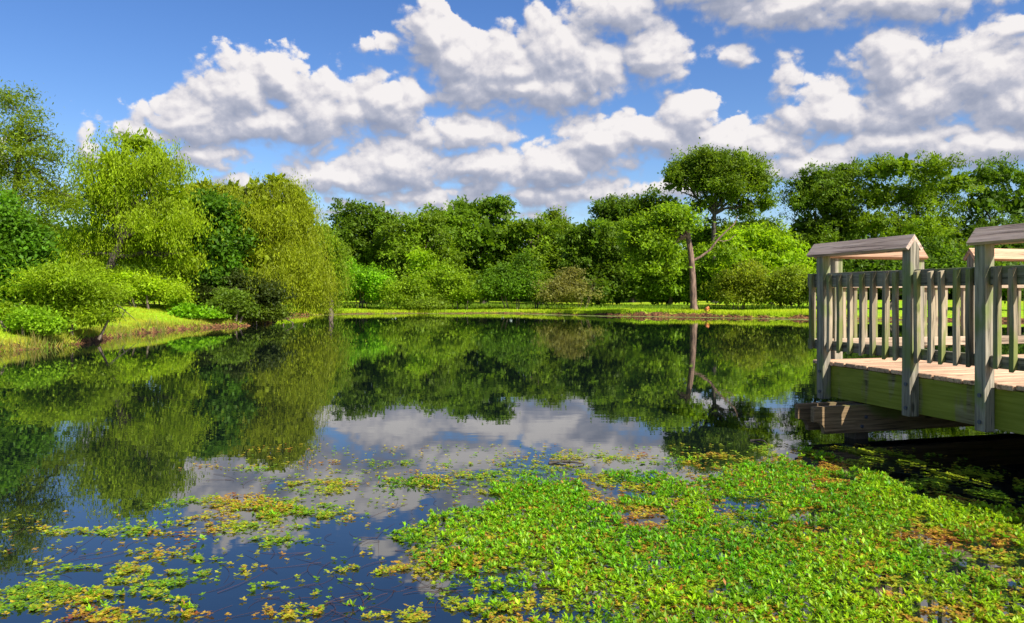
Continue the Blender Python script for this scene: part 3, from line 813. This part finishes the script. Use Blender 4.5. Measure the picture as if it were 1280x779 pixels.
# shrubs of the far bank
SHR = 'shrubs on the far bank'
def shrub(label, Y, bx, lobes, col, n, size, cat='shrub', group=SHR, name='shrub', **kw):
    kw.setdefault('trunk_r', 0.05); kw.setdefault('stems', 4); kw.setdefault('fork', 0.5); kw.setdefault('limbs', 5); kw.setdefault('spray', 0.8); kw.setdefault('sub', 0.36); kw.setdefault('gap', 0.12)
    return tree(name, label, cat, Y, bx, lobes, col, n, size, group=group, **kw)
shrub('bright green leafy shrub tree between the yellow willow and the far oak trees', 55, 450, [(440,345,16,16),(460,352,20,18),(445,365,26,14),(478,362,18,16)], BRT, 8000, 0.17)
shrub('pale green sapling standing up from the bushes, left of centre on the far bank', 56, 530, [(530,325,12,14),(522,338,16,12),(545,340,14,12),(530,358,26,20)], (0.17,0.36,0.010), 6000, 0.16, name='sapling', cat='sapling')
shrub('rounded light green shrub at the foot of the pale sapling, leftmost on the lawn edge', 53, 505, [(498,364,16,12),(520,360,20,16),(508,374,22,8)], LT_G, 6000, 0.15)
shrub('wide light green shrub right of the pale sapling on the far lawn', 54, 575, [(560,352,22,18),(588,362,20,14),(570,372,34,8)], LT_G, 7000, 0.15)
shrub('dark leafy round shrub in the centre of the far bank', 53.5, 640, [(625,350,18,20),(650,348,22,22),(638,364,34,14),(612,362,14,14)], (0.06,0.16,0.010), 9000, 0.16)
shrub('yellowish thin leaved shrub just left of the tan one', 54, 670, [(662,352,14,16),(672,366,18,12)], LT_G, 4500, 0.15)
shrub('tan half bare shrub with dry twigs on the far lawn', 53, 710, [(700,358,18,16),(722,358,18,16),(712,368,32,10),(715,345,10,8)], (0.125,0.165,0.05), 5200, 0.13, stems=12, trunk_r=0.02, bark=M_bark_red, gap=0.3, limbs=8, fork=0.8, tip=0.3)
shrub('low spreading light green shrub on the lawn right of the rust coloured stump', 47, 925, [(915,352,18,12),(938,346,20,14),(925,366,28,12),(948,368,18,12),(910,372,16,8)], (0.12,0.20,0.015), 9000, 0.13)
shrub('small yellow green shrub close to the dock rail on the far bank', 46, 990, [(975,355,20,16),(998,358,18,18),(985,372,26,10)], (0.11,0.20,0.014), 6500, 0.13)
shrub('low weedy clump at the waterline in front of the pale sapling', 51.8, 540, [(530,381,14,4),(550,382,12,4),(515,382,10,3)], (0.10,0.20,0.015), 2200, 0.12, trunk_r=0.02)

# ---- left bank
LB = 'trees on the left bank'
tree('thin_tree', 'tall sparse feathery tree at the left edge with sky showing through it', 'tree', 27, 22,
     [(20,135,34,22),(5,165,30,26),(48,170,28,24),(25,200,44,26),(70,205,20,20),(0,225,36,26),(60,240,34,24),(30,262,46,22),(80,255,20,14),(20,290,40,26)],
     (0.10,0.19,0.012), 20000, 0.11, 0.17, M_bark_dark, LB, trunk_path=[(16,400),(16,340),(14,290),(18,240),(24,190),(28,150)], aspect=0.3, gap=0.22, clump=0.40, limbs=10, hollow=0.2, core=0, spray=1.0, sub=0.34, tip=0.22)
tree('willow_tree', 'large bright yellow green willow with a leaning forked trunk, second from the left', 'tree', 31, 128,
     [(170,180,38,20),(140,205,36,22),(195,205,32,22),(165,228,56,26),(120,240,26,22),(215,245,26,28),(150,262,56,26,1.0),(205,285,44,26),(126,298,46,18,1.6),(180,312,54,20,1.3),(106,322,30,16,0.8),(225,322,24,24)],
     YEL, 46000, 0.12, 0.20, M_bark_dark, LB, trunk_path=[(128,372),(136,340),(143,320),(152,300)], aspect=0.28, mode='willow', hang=0.7, clump=0.5, per=35, gap=0.27, limbs=12, sub=0.33, core=0.35, spray=0.9)
tree('broadleaf_tree', 'dark glossy leaved tree at the left edge below the sparse tree', 'tree', 20.5, 5,
     [(15,290,26,24),(40,312,26,20),(8,325,32,24),(30,352,30,20),(8,375,34,24),(45,385,26,20),(-30,300,50,50),(-30,370,50,50)],
     (0.055,0.165,0.010), 26000, 0.10, 0.14, M_bark_dark, LB, aspect=0.62, clump=0.30)
tree('broadleaf_tree', 'dark green tree half hidden between the two willows', 'tree', 33, 262,
     [(262,262,24,18),(285,278,24,22),(245,290,26,24),(270,310,36,26),(235,330,28,24),(275,345,36,28),(250,370,34,18)],
     (0.05,0.15,0.010), 19000, 0.15, 0.18, M_bark_dark, LB, aspect=0.6, clump=0.36)
tree('willow_tree', 'pale wispy willow rising behind the dark tree, between the larger willows', 'tree', 38, 262,
     [(240,240,24,14),(262,236,20,12),(290,240,20,16),(260,262,40,22),(300,262,24,22)], (0.17,0.27,0.014), 9000, 0.13, 0.15, M_bark, LB, aspect=0.28, mode='willow', hang=0.7, clump=0.45, per=30, gap=0.2)
tree('weeping_willow', 'weeping willow with long hanging strands over the shore, its top against the clouds', 'willow', 34.5, 325,
     [(345,228,18,14),(318,240,20,16),(365,245,22,18),(335,262,40,22),(380,272,20,22),(310,285,32,22),(360,300,44,24),(325,320,46,24),(375,325,34,24),(345,350,52,18),(385,352,26,18)],
     WIL, 52000, 0.13, 0.24, M_bark_dark, LB, aspect=0.22, mode='willow', hang=1.35, clump=0.5, per=40, gap=0.22, limbs=12, sub=0.33, core=0.45, spray=0.8)
tree('willow_tree', 'soft yellow green willow at the end of the left bank beside the open lawn', 'tree', 47, 415,
     [(402,292,16,14),(418,308,13,14),(402,325,24,22),(420,338,13,18),(405,352,26,16),(396,370,22,9)], (0.11,0.23,0.010), 16000, 0.15, 0.18, M_bark, LB, aspect=0.28, mode='willow', hang=0.9, clump=0.5, per=35)
tree('broadleaf_tree', 'dark mass of leaves behind the sparse tree and the bright willow', 'tree', 36, 60,
     [(20,300,50,30),(80,305,40,24),(60,335,60,30),(-30,310,60,50),(110,345,40,22)], (0.045,0.115,0.010), 15000, 0.17, 0.2, M_bark_dark, LB, aspect=0.6)
LS = 'shrubs on the left bank'
shrub('large yellow green shrub arching over the water at the left, with a brown twiggy hollow', 19.6, 80,
      [(85,350,32,16),(60,365,26,16),(108,372,26,16),(80,388,34,14),(50,398,20,14),(118,395,20,12),(30,392,20,10)], (0.135,0.27,0.010), 22000, 0.085,
      group=LS, aspect=0.3, clump=0.24, per=30, spray=1.5, sub=0.30, stems=9, trunk_r=0.035, bark=M_bark, gap=0.16, limbs=8)
shrub('fresh green shrub in front of the dark tree, low at the left edge', 18.3, 40, [(46,400,17,10),(60,407,13,7),(32,406,13,7)], (0.12,0.28,0.012), 8000, 0.075, group=LS, clump=0.2, per=26)
shrub('long low hedge like shrub along the top of the left lawn', 30, 185,
      [(145,352,22,12),(172,358,24,12),(200,364,24,11),(160,368,24,8),(222,372,16,9)], (0.17,0.33,0.010), 15000, 0.10, group=LS, clump=0.3, aspect=0.45)
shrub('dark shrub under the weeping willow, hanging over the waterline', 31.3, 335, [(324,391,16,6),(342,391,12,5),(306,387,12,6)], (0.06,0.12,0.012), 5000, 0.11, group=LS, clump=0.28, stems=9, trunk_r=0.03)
shrub('round grey green shrub at the shore, in front of the dark trunks', 30.6, 285, [(285,378,18,12),(300,386,16,10),(275,390,14,8)], (0.07,0.155,0.013), 8000, 0.10, group=LS, clump=0.26)
shrub('low bright green broad leaved plants at the right end of the left lawn', 29.6, 255, [(235,390,16,5),(255,396,14,6),(268,403,12,5)], (0.11,0.30,0.010), 5000, 0.11, group=LS, clump=0.2, trunk_r=0.015, aspect=0.7)
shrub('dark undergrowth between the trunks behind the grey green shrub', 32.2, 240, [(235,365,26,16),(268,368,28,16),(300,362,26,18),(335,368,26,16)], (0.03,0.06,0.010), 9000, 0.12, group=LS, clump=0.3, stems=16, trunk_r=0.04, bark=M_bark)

# fallen branch lying on the left lawn
def stick(name, label, pts, r0, r1, mat, extra=()):
    segs = [tube_arrays(pts, np.linspace(r0, r1, len(pts)), 6)]
    for e in extra: segs.append(tube_arrays(e, np.linspace(r0 * 0.6, r1, len(e)), 5))
    V, Fq, _ = joinarr(segs)
    o = link(name, np_mesh(name, V, Fq, smooth=True), mat, label=label, cat='branch'); return o
def on_ground(px, Y, up):
    x = (px - 640) / FOC * Y; return (x, Y, float(ground_h([x], [Y])[0]) + up)
stick('fallen_branch', 'dark bare branch hanging down onto the left lawn', [on_ground(136, 26.5, 0.62), on_ground(146, 26.2, 0.42), on_ground(156, 26.0, 0.28), on_ground(170, 25.7, 0.10)], 0.03, 0.008, M_bark_dark,
      ([on_ground(146, 26.2, 0.42), on_ground(150, 26.3, 0.18), on_ground(157, 26.3, 0.05)], [on_ground(156, 26.0, 0.28), on_ground(153, 25.8, 0.12), on_ground(158, 25.6, 0.03)]))

# woods that close the gaps behind the tree line
def woods():
    parts = []
    lobes = []
    for k in range(64):
        a = R(-46 + 92 * k / 63 + random.uniform(-0.5, 0.5)); r = random.uniform(74, 84)
        h = random.uniform(5.0, 7.2)
        lobes.append(((r * math.sin(a), r * math.cos(a), h * 0.42), (3.4, 2.4, h * 0.60)))
    for k in range(16):
        a = R(-50 + k * 2.0 + random.uniform(-0.6, 0.6)); r = random.uniform(42, 50)
        lobes.append(((r * math.sin(a) , r * math.cos(a) , 2.4), (2.0, 2.0, 2.6))) if a < R(-26) else None
    V, Fq, cl = crown([l for l in lobes if l], (0.045, 0.11, 0.010), 80000, 0.42, clump=0.9, per=30, hollow=0.2)
    link('distant_woods', np_mesh('distant_woods', V, Fq, cl), M_leaf, kind='stuff', label='dark woods behind the trees on the far side of the pond', cat='woods')
woods()

# ------------------------------------------------------------------ small far things
m_st = bark_mat('rusty_stump_wood', (0.16, 0.045, 0.015), (0.62, 0.20, 0.05))
def stump():
    Y = 42.9; x0 = (883.5 - 640) / FOC * Y
    bm = bmesh.new(); bmesh.ops.create_icosphere(bm, subdivisions=4, radius=0.34)
    for v in bm.verts:
        n = float(vnoise([v.co.x + 3], [v.co.z * 1.3 + v.co.y], 4.2)[0]); c = v.co
        v.co = Vector((c.x * 0.62, c.y * 0.62, c.z * 1.02)) * (0.72 + 0.55 * n)
        hx, hz = v.co.x - 0.07, v.co.z - 0.13
        if v.co.y < 0 and hx * hx + hz * hz < 0.008: v.co.y += 0.17
    me = bpy.data.meshes.new('tree_stump'); bm.to_mesh(me); bm.free()
    link('tree_stump', me, m_st, loc=(x0, Y, 0.24), label='rust red hollow stump at the waterline right of the tall trunk', cat='stump')
stump()
def flat_mat(name, c, r=0.7):
    m, nt, b, o = base_mat(name)
    n = new(nt, 'ShaderNodeTexNoise'); n.inputs['Scale'].default_value = 3; n.inputs['Detail'].default_value = 4
    cr = new(nt, 'ShaderNodeValToRGB'); cr.color_ramp.elements[0].color = (*[x * 0.75 for x in c], 1); cr.color_ramp.elements[1].color = (*[min(1, x * 1.15) for x in c], 1)
    nt.links.new(n.outputs['Fac'], cr.inputs[0]); nt.links.new(cr.outputs[0], b.inputs['Base Color']); b.inputs['Roughness'].default_value = r
    return m
def shed():
    Y = 44.0; p = P(40, 350, Y)
    t = thing('shed', 'tan shed with a low grey roof glimpsed through the leaves at the far left', 'shed', (p.x, Y, 0.6))
    m1, m2, m3 = flat_mat('tan_boards', (0.52, 0.30, 0.13)), flat_mat('grey_roof', (0.30, 0.27, 0.27)), flat_mat('dark_base', (0.06, 0.05, 0.04))
    link('wall', box_mesh('wall', -1.5, 1.2, 0, 2.4, 0.5, 1.9, m1, 0.01), None, t)
    link('base', box_mesh('base', -1.47, 1.17, 0.03, 2.37, -0.4, 0.5, m3, 0.01), None, t)
    link('door', box_mesh('door', -0.3, 0.35, -0.03, -0.002, 0.5, 1.75, flat_mat('brown_door', (0.30, 0.14, 0.06)), 0.005), None, t)
    link('roof', prism_mesh('roof', [(-0.35, 1.86), (1.2, 2.45), (2.75, 1.86), (2.75, 1.94), (1.2, 2.55), (-0.35, 1.94)], 'x', -1.7, 1.4, m2), None, t)
shed()
def pedestal():
    Y = 37.0; p = P(127, 340, Y); gz = float(ground_h([p.x], [Y])[0])
    t = thing('utility_box', 'small white utility box on two posts seen between the forked willow trunks', 'utility box', (p.x, Y, gz))
    mw = flat_mat('white_painted_metal', (0.72, 0.74, 0.76), 0.4); top = p.z + 0.2 - gz
    link('cabinet', box_mesh('cabinet', -0.26, 0.26, 0, 0.2, top - 0.42, top, mw, 0.02), None, t)
    link('lid', box_mesh('lid', -0.30, 0.30, -0.04, 0.24, top + 0.002, top + 0.05, mw, 0.01), None, t)
    for x in (-0.2, 0.2): link('post', box_mesh('post', x - 0.04, x + 0.04, 0.06, 0.14, -0.2, top - 0.422, mw, 0.008), None, t)
pedestal()

# ------------------------------------------------------------------ grass blades and bank growth
def blades(n, xs, ys, hgt, cols, wid, lean=0.35):
    x, yv = xs, ys
    z = ground_h(x, yv)
    n = len(x)
    h = hgt * (0.6 + 0.8 * rng.random(n))
    D = np.stack([rng.normal(size=n) * lean, rng.normal(size=n) * lean, np.ones(n)], 1)
    N = unit(np.stack([rng.normal(size=n), rng.normal(size=n), rng.normal(size=n) * 0.2 + 0.6], 1))
    D = unit(D); S = unit(np.cross(D, N))
    B = np.stack([x, yv, z - 0.02], 1)
    V = np.empty((n, 3, 3)); V[:, 0] = B - S * wid; V[:, 1] = B + S * wid; V[:, 2] = B + D * h[:, None]
    return V.reshape(-1, 3), np.arange(n * 3).reshape(n, 3), np.repeat(cols, 3, axis=0)
def grass():
    parts = []
    n = 260000
    # left lawn
    Y = rng.uniform(15, 34, n); u = rng.uniform(-0.72, -0.30, n); X = u * Y
    d = shore_dist(X, Y); k = (d > 0.12) & (d < 4.5) & (rng.random(n) < 0.42)
    X, Y, d = X[k], Y[k], d[k]
    q = vnoise(X, Y, 0.7)[:, None]; q2 = np.clip(1.2 - d / 0.8, 0, 1)[:, None] * 0.6
    c = np.array([0.23, 0.38, 0.012]) * (1 - q) + np.array([0.42, 0.42, 0.02]) * q
    c = c * (1 - q2) + np.array([0.34, 0.24, 0.06]) * q2
    parts.append(blades(0, X, Y, 0.085 + 0.05 * (d < 0.5), c, 0.009))
    # tufts overhanging the cut banks, left and far
    n = 60000
    Y = np.concatenate([rng.uniform(14, 34, n), rng.uniform(37, 53, n)]); u = np.concatenate([rng.uniform(-0.75, -0.28, n), rng.uniform(-0.32, 0.45, n)]); X = u * Y
    d = shore_dist(X, Y); k = (d > 0.02) & (d < 0.38) & (vnoise(X, Y, 1.6) > 0.42)
    X, Y = X[k], Y[k]; q = rng.random((k.sum(), 1))
    c = np.array([0.16, 0.30, 0.012]) * (1 - q) + np.array([0.36, 0.30, 0.04]) * q
    parts.append(blades(0, X, Y, 0.20, c, 0.014, 0.6))
    # weeds and dry stems standing at the left waterline
    n = 26000
    Y = rng.uniform(14, 33, n); u = rng.uniform(-0.75, -0.28, n); X = u * Y
    d = shore_dist(X, Y); k = (d > -0.12) & (d < 0.30) & (vnoise(X, Y, 0.9) > 0.55)
    X, Y = X[k], Y[k]; q = rng.random((k.sum(), 1))
    c = np.array([0.12, 0.24, 0.012]) * (1 - q) + np.array([0.34, 0.24, 0.08]) * q
    parts.append(blades(0, X, Y, 0.38, c, 0.012, 0.3))
    # far lawn and its edge
    n = 420000
    Y = rng.uniform(38, 57, n); u = rng.uniform(-0.32, 0.45, n); X = u * Y
    d = shore_dist(X, Y); edge = d < 0.9
    k = (d > 0.15) & (d < 7) & (rng.random(n) < np.where(edge, 0.9, 0.30))
    X, Y, d = X[k], Y[k], d[k]
    q = vnoise(X, Y, 0.4)[:, None]
    c = np.array([0.32, 0.50, 0.012]) * (1 - q) + np.array([0.46, 0.52, 0.02]) * q
    parts.append(blades(0, X, Y, 0.11 + 0.09 * (d < 0.7), c, 0.02))
    # rank grass at the foot of the trees, both banks
    n = 90000
    Y = rng.uniform(30, 62, n); u = rng.uniform(-0.45, 0.45, n); X = u * Y
    d = shore_dist(X, Y); k = (d > 5.5) & (d < 11)
    X, Y = X[k], Y[k]; q = rng.random((k.sum(), 1))
    c = np.array([0.10, 0.22, 0.012]) * (1 - q) + np.array([0.20, 0.27, 0.02]) * q
    parts.append(blades(0, X, Y, 0.28, c, 0.03))
    V, Fq, cl = joinarr(parts)
    link('grass', np_mesh('grass', V, Fq, cl), M_grass, kind='stuff', label='short bright green grass on the banks round the pond', cat='grass')
grass()

# pale scum floating along the far shore
def scum():
    sel = [i for i in range(len(SH)) if SH[i][1] > 37.5 and -13.2 < SH[i][0] < 24]
    V, Fq = [], []
    pts = []
    for i in sel:
        a, b = SH[i], SH[(i + 1) % len(SH)]
        for k in range(5):
            t = k / 5; p = a * (1 - t) + b * t; dv = (b - a) / np.linalg.norm(b - a)
            pts.append((p, np.array([dv[1], -dv[0]])))
    for q, (p, n) in enumerate(pts):
        w = 0.35 + 1.5 * float(vnoise([p[0]], [p[1]], 0.35)[0]) + 0.4 * float(vnoise([p[0]], [p[1]], 2.2)[0])
        a = p - n * 0.3; b = p + n * w
        V += [(a[0], a[1], 0.005), (b[0], b[1], 0.005)]
        if q: Fq.append((2*q-2, 2*q, 2*q+1, 2*q-1))
    me = np_mesh('pond_scum', np.array(V), np.array(Fq))
    m, nt, b, o = base_mat('pond_scum')
    g = new(nt, 'ShaderNodeNewGeometry'); n = new(nt, 'ShaderNodeTexNoise'); n.inputs['Scale'].default_value = 3.0; n.inputs['Detail'].default_value = 6
    nt.links.new(g.outputs['Position'], n.inputs['Vector'])
    b.inputs['Base Color'].default_value = (0.22, 0.27, 0.055, 1); b.inputs['Roughness'].default_value = 0.6
    nt.links.new(maprange(nt, n.outputs['Fac'], 0.44, 0.54), b.inputs['Alpha'])
    link('pond_scum', me, m, kind='stuff', label='thin pale green scum floating along the far shore', cat='scum')
scum()

# ------------------------------------------------------------------ water plants
def project(X, Y):
    return 640 + FOC * X / Y, HOR + EYE * FOC / Y
MAT_POLY = np.array([(498,668),(520,640),(600,628),(640,602),(700,598),(760,590),(830,596),(862,606),(900,590),(960,584),(1012,566),(1050,573),(1090,592),(1140,606),(1200,622),(1290,644),
                     (1500,690),(1700,900),(640,900),(600,800),(560,758),(520,720)], float)
def in_poly(x, y, poly):
    ins = np.zeros(len(x), bool)
    a = poly; b = np.roll(poly, -1, axis=0)
    for (x0, y0), (x1, y1) in zip(a, b):
        c = ((y0 > y) != (y1 > y)) & (x < (x1 - x0) * (y - y0) / ((y1 - y0) if y1 != y0 else 1e-9) + x0); ins ^= c
    return ins
def gsum(x, y, L):
    s = np.zeros(len(x))
    for (cx, cy, rx, ry, w) in L: s = np.maximum(s, w * np.exp(-(((x - cx) / rx) ** 2 + ((y - cy) / ry) ** 2) ** 1.5))
    return s
HOLES = [(925,632,44,9,1.0),(1010,642,30,7,0.9),(958,660,26,5,0.7),(880,612,14,6,.7),(600,745,50,7,1),(560,725,40,8,.7),(690,770,60,8,.8),(640,718,30,6,.7),(560,775,30,9,1),(740,748,30,5,.6)]
PATCH = [(345,640,60,12,1.0),(300,630,50,8,.7),(270,655,60,7,.7),(175,664,45,6,.8),(95,664,50,5,.7),(400,606,60,8,.6),(520,600,50,8,.7),(470,612,35,5,.7),
         (350,586,60,4,.45),(240,632,40,5,.5),(330,678,50,5,.75),(250,680,14,5,.9),(130,715,60,8,.8),(60,740,60,10,.9),(125,745,70,10,1.0),(235,712,60,7,.8),(250,700,40,5,.9),
         (200,752,50,10,.9),(110,770,60,8,.9),(225,768,25,7,.9),(20,760,40,10,.8),(300,715,16,4,.6),(180,728,50,6,.7),(262,735,30,6,.7),
         (470,710,50,7,.8),(430,740,50,9,.9),(400,768,40,8,1.),(455,765,30,9,.9),(350,738,30,5,.7),(510,775,30,8,.9),(560,700,40,14,.9),(375,770,30,6,.8),(520,745,30,5,.5),
         (560,580,60,6,.4),(650,585,60,7,.45),(700,572,60,6,.4),(760,572,50,5,.3),(600,598,40,8,.5),(850,578,40,5,.6),(930,572,40,5,.45),(980,566,30,6,.5),(620,612,30,8,.7),(430,580,30,4,.35),(840,600,40,6,.7),
         (100,690,40,4,.35),(40,700,30,4,.3),(180,690,60,4,.45),(20,655,20,4,.4)]
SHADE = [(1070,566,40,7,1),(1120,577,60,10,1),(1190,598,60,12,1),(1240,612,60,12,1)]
def water_plants():
    def cand(n, y0=2.6, y1=7.2, um=(-0.85, 0.95)):
        Y = y0 + (y1 - y0) * rng.random(n); X = Y * rng.uniform(um[0], um[1], n)
        keep = rng.random(n) < Y / y1
        return X[keep], Y[keep]
    # --- upright rosettes of the dense mat
    X, Y = cand(190000)
    px, py = project(X, Y)
    wob = (vnoise(X, Y, 3.0) - 0.5) * 60 + (vnoise(X, Y, 9.0) - 0.5) * 36
    inside = in_poly(px + wob * np.clip((950 - px) / 300, 0.4, 1), py + wob * 0.22, MAT_POLY)
    hole = gsum(px, py, HOLES)
    nz = vnoise(X, Y, 5.0) * 0.6 + vnoise(X, Y, 14.0) * 0.4
    lowleft = np.clip((py - 690) / 90, 0, 1) * np.clip((900 - px) / 260, 0, 1)
    rightish = np.clip((px - 980) / 200, 0, 1)
    dens = inside * np.clip(1 - hole * 1.25, 0, 1) * np.clip(1.0 - 0.75 * lowleft - 0.25 * rightish, 0, 1)
    edge = np.clip((px - 500) / 130, 0, 1) * np.clip((py - 575) / 40, 0.35, 1)
    low = vnoise(X, Y, 1.9) * 0.6 + vnoise(X, Y, 4.3) * 0.4
    keep = (rng.random(len(X)) < 0.56 * dens * (0.45 + 0.55 * edge)) & (nz > 0.24 + 0.20 * lowleft + 0.08 * rightish + 0.14 * (1 - edge)) & (low > 0.30 + 0.05 * rightish)
    # left clumps get a few upright heads too
    pat = gsum(px, py, PATCH)
    heads = gsum(px, py, [(345,640,34,8,1),(250,680,12,4,1),(125,745,24,6,.8),(200,662,16,4,.8),(400,770,24,6,.8),(440,765,16,8,.7),(560,700,30,14,.9),(512,604,36,5,.7),(230,765,16,6,.8),(420,610,10,4,.6),(110,760,30,6,.6),(850,578,24,4,.7),(640,595,40,5,.5),(980,572,20,5,.4)])
    keep |= (rng.random(len(X)) < 0.24 * heads) & (nz > 0.34)
    XA, YA, pxa, pya = X[keep], Y[keep], px[keep], py[keep]
    print('rosettes', len(XA))
    nr = len(XA); per = 10
    bx, by = XA.repeat(per), YA.repeat(per)
    hgt = (0.008 + 0.028 * rng.random(nr)) * (0.6 + 0.6 * vnoise(XA, YA, 4.0))
    th = rng.random(nr * per) * 2 * np.pi
    tilt = rng.uniform(0.0, 1.05, nr * per)
    lean = rng.normal(size=(nr, 2)) * 0.18
    D = np.stack([np.cos(th) * np.cos(tilt), np.sin(th) * np.cos(tilt), np.sin(tilt)], 1)
    D[:, :2] += lean.repeat(per, axis=0)
    B = np.stack([bx, by, (hgt.repeat(per)) * rng.uniform(0.5, 1.0, nr * per)], 1)
    L = rng.uniform(0.013, 0.029, nr * per) * (0.6 + 0.75 * rng.random(nr)).repeat(per)
    Nn = np.stack([-np.cos(th) * np.sin(tilt), -np.sin(th) * np.sin(tilt), np.cos(tilt)], 1) + rng.normal(size=(nr * per, 3)) * 0.2
    t = np.clip(rng.normal(size=nr) * 0.25 + 0.30 + 0.45 * np.clip((pxa - 1000) / 250, 0, 1) + 0.35 * np.clip((pya - 700) / 80, 0, 1) + 0.5 * (vnoise(XA, YA, 2.2) - 0.5), 0, 1).repeat(per)[:, None]
    col = np.array([0.115, 0.34, 0.005]) * (1 - t) + np.array([0.30, 0.44, 0.005]) * t
    col *= rng.uniform(0.6, 1.4, (nr * per, 1)) * rng.uniform(0.75, 1.25, (nr, 1)).repeat(per, axis=0)
    deep = np.clip((vnoise(XA + 31, YA, 3.1) - 0.52) * 5, 0, 1).repeat(per)[:, None]; col = col * (1 - deep) + col * np.array([0.66, 0.76, 0.8]) * deep
    red = rng.random(nr * per) < 0.03
    col[red] = np.array([0.42, 0.16, 0.02])
    A = leaf_arrays(B, D, Nn, L, L * rng.uniform(0.30, 0.44, nr * per), col, 0.10)
    link('water_primrose_mat', np_mesh('water_primrose_mat', *A), M_water_leaf, kind='stuff', label='dense mat of upright bright green water plants covering the right foreground', cat='water plants')
    # --- flat floating leaves, green to yellow and orange
    X, Y = cand(420000)
    px, py = project(X, Y)
    wob = (vnoise(X, Y, 3.0) - 0.5) * 34 + (vnoise(X, Y, 9.0) - 0.5) * 18
    inside = in_poly(px + wob * 1.3, py + wob * 0.4, MAT_POLY)
    pat = gsum(px + wob * 0.9, py + wob * 0.25, [(a, b, c * 1.2, d * 1.15, e * 0.9) for a, b, c, d, e in PATCH])
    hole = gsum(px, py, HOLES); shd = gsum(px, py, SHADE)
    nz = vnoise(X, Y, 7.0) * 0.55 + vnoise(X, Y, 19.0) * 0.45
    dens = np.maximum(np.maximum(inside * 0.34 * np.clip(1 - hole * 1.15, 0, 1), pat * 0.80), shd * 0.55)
    spk = ((py > 556) & (py < 640) & (px > 300) & (px < 1010)) * 0.014 + ((py > 640) & (px < 520)) * 0.008
    keep = ((rng.random(len(X)) < dens) & (nz > 0.50 - 0.10 * inside)) | (rng.random(len(X)) < spk)
    keep_i = keep; X, Y, px, py = X[keep], Y[keep], px[keep], py[keep]
    nr = len(X); per = 6
    print('floaters', nr)
    th = rng.random(nr).repeat(per) * 6.28 + np.tile(np.arange(per), nr) * (2 * np.pi / per) + rng.normal(size=nr * per) * 0.25
    tilt = rng.uniform(-0.02, 0.42, nr * per)
    D = np.stack([np.cos(th) * np.cos(tilt), np.sin(th) * np.cos(tilt), np.sin(tilt)], 1)
    B = np.stack([X.repeat(per), Y.repeat(per), np.full(nr * per, 0.004) + rng.random(nr * per) * 0.005], 1)
    L = rng.uniform(0.009, 0.021, nr * per) * (0.7 + 0.6 * rng.random(nr)).repeat(per)
    Nn = np.tile([0, 0, 1.0], (nr * per, 1)) + rng.normal(size=(nr * per, 3)) * 0.12
    mixv = np.clip(vnoise(X, Y, 3.3) * 1.0 - 0.20 + 0.10 * inside[keep_i] + rng.normal(size=nr) * 0.22, 0, 1)
    g1, g2, g3, g4 = np.array([0.15, 0.30, 0.012]), np.array([0.36, 0.38, 0.018]), np.array([0.46, 0.27, 0.03]), np.array([0.20, 0.055, 0.02])
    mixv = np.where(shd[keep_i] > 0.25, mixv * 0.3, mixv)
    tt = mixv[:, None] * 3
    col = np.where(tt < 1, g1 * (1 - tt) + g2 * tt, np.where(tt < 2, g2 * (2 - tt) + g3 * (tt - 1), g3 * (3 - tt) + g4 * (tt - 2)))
    col = col.repeat(per, axis=0) * rng.uniform(0.7, 1.25, (nr * per, 1))
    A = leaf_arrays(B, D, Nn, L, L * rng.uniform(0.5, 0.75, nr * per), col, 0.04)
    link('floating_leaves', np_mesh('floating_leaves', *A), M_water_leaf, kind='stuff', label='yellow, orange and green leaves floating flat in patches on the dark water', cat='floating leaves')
    # --- trailing stems just at the surface
    parts = []
    for k in range(230):
        if k % 2: px_, py_ = random.uniform(330, 760), random.uniform(690, 785)
        else: px_, py_ = random.choice([(random.uniform(0, 330), random.uniform(650, 785)), (random.uniform(250, 560), random.uniform(590, 700)), (random.uniform(820, 1060), random.uniform(600, 665))])
        Y0 = EYE * FOC / (py_ - HOR); X0 = (px_ - 640) / FOC * Y0
        a = random.uniform(0, 6.28); L = random.uniform(0.10, 0.42); cv = random.uniform(-2.6, 2.6)
        pts = []; x, yv = X0, Y0
        for q in range(7):
            pts.append((x, yv, 0.0025 + 0.002 * math.sin(q))); a += cv / 7; x += math.cos(a) * L / 7; yv += math.sin(a) * L / 7
        V, Fq = tube_arrays(pts, list(np.linspace(0.0011, 0.0004, 7)), 3)
        c = np.array([0.11, 0.055, 0.045]) * random.uniform(0.6, 1.3)
        parts.append((V, Fq, np.tile(c, (len(V), 1))))
    V, Fq, cl = joinarr(parts)
    link('trailing_stems', np_mesh('trailing_stems', V, Fq, cl), M_water_leaf, kind='stuff', label='thin reddish brown stems trailing at the water surface between the leaves', cat='stems')
water_plants()

def wpt(px, py, z=0.004):
    Y = EYE * FOC / (py - HOR); return ((px - 640) / FOC * Y, Y, z)
stick('floating_stick', 'dark crooked stick floating behind the plant mat in the middle', [wpt(686,580), wpt(700,579,.012), wpt(715,581,.02), wpt(729,581,.01), wpt(730,580,.0)], 0.010, 0.004, M_bark_dark,
      ([wpt(708,580,.012), wpt(714,578,.03), wpt(716,577,.05)],))
stick('floating_twig', 'short dark twig poking out of the water left of the dock', [wpt(938,551,.0), wpt(948,552,.012), wpt(955,554,.02), wpt(960,557,.004)], 0.010, 0.003, M_bark_dark,
      ([wpt(948,552,.012), wpt(956,551,.03)],))
print('tris', sum(len(o.data.loop_triangles) if False else sum(len(p.vertices) - 2 for p in o.data.polygons) if len(o.data.polygons) < 2000 else len(o.data.polygons) * 2 for o in sc.objects if o.type == 'MESH'))
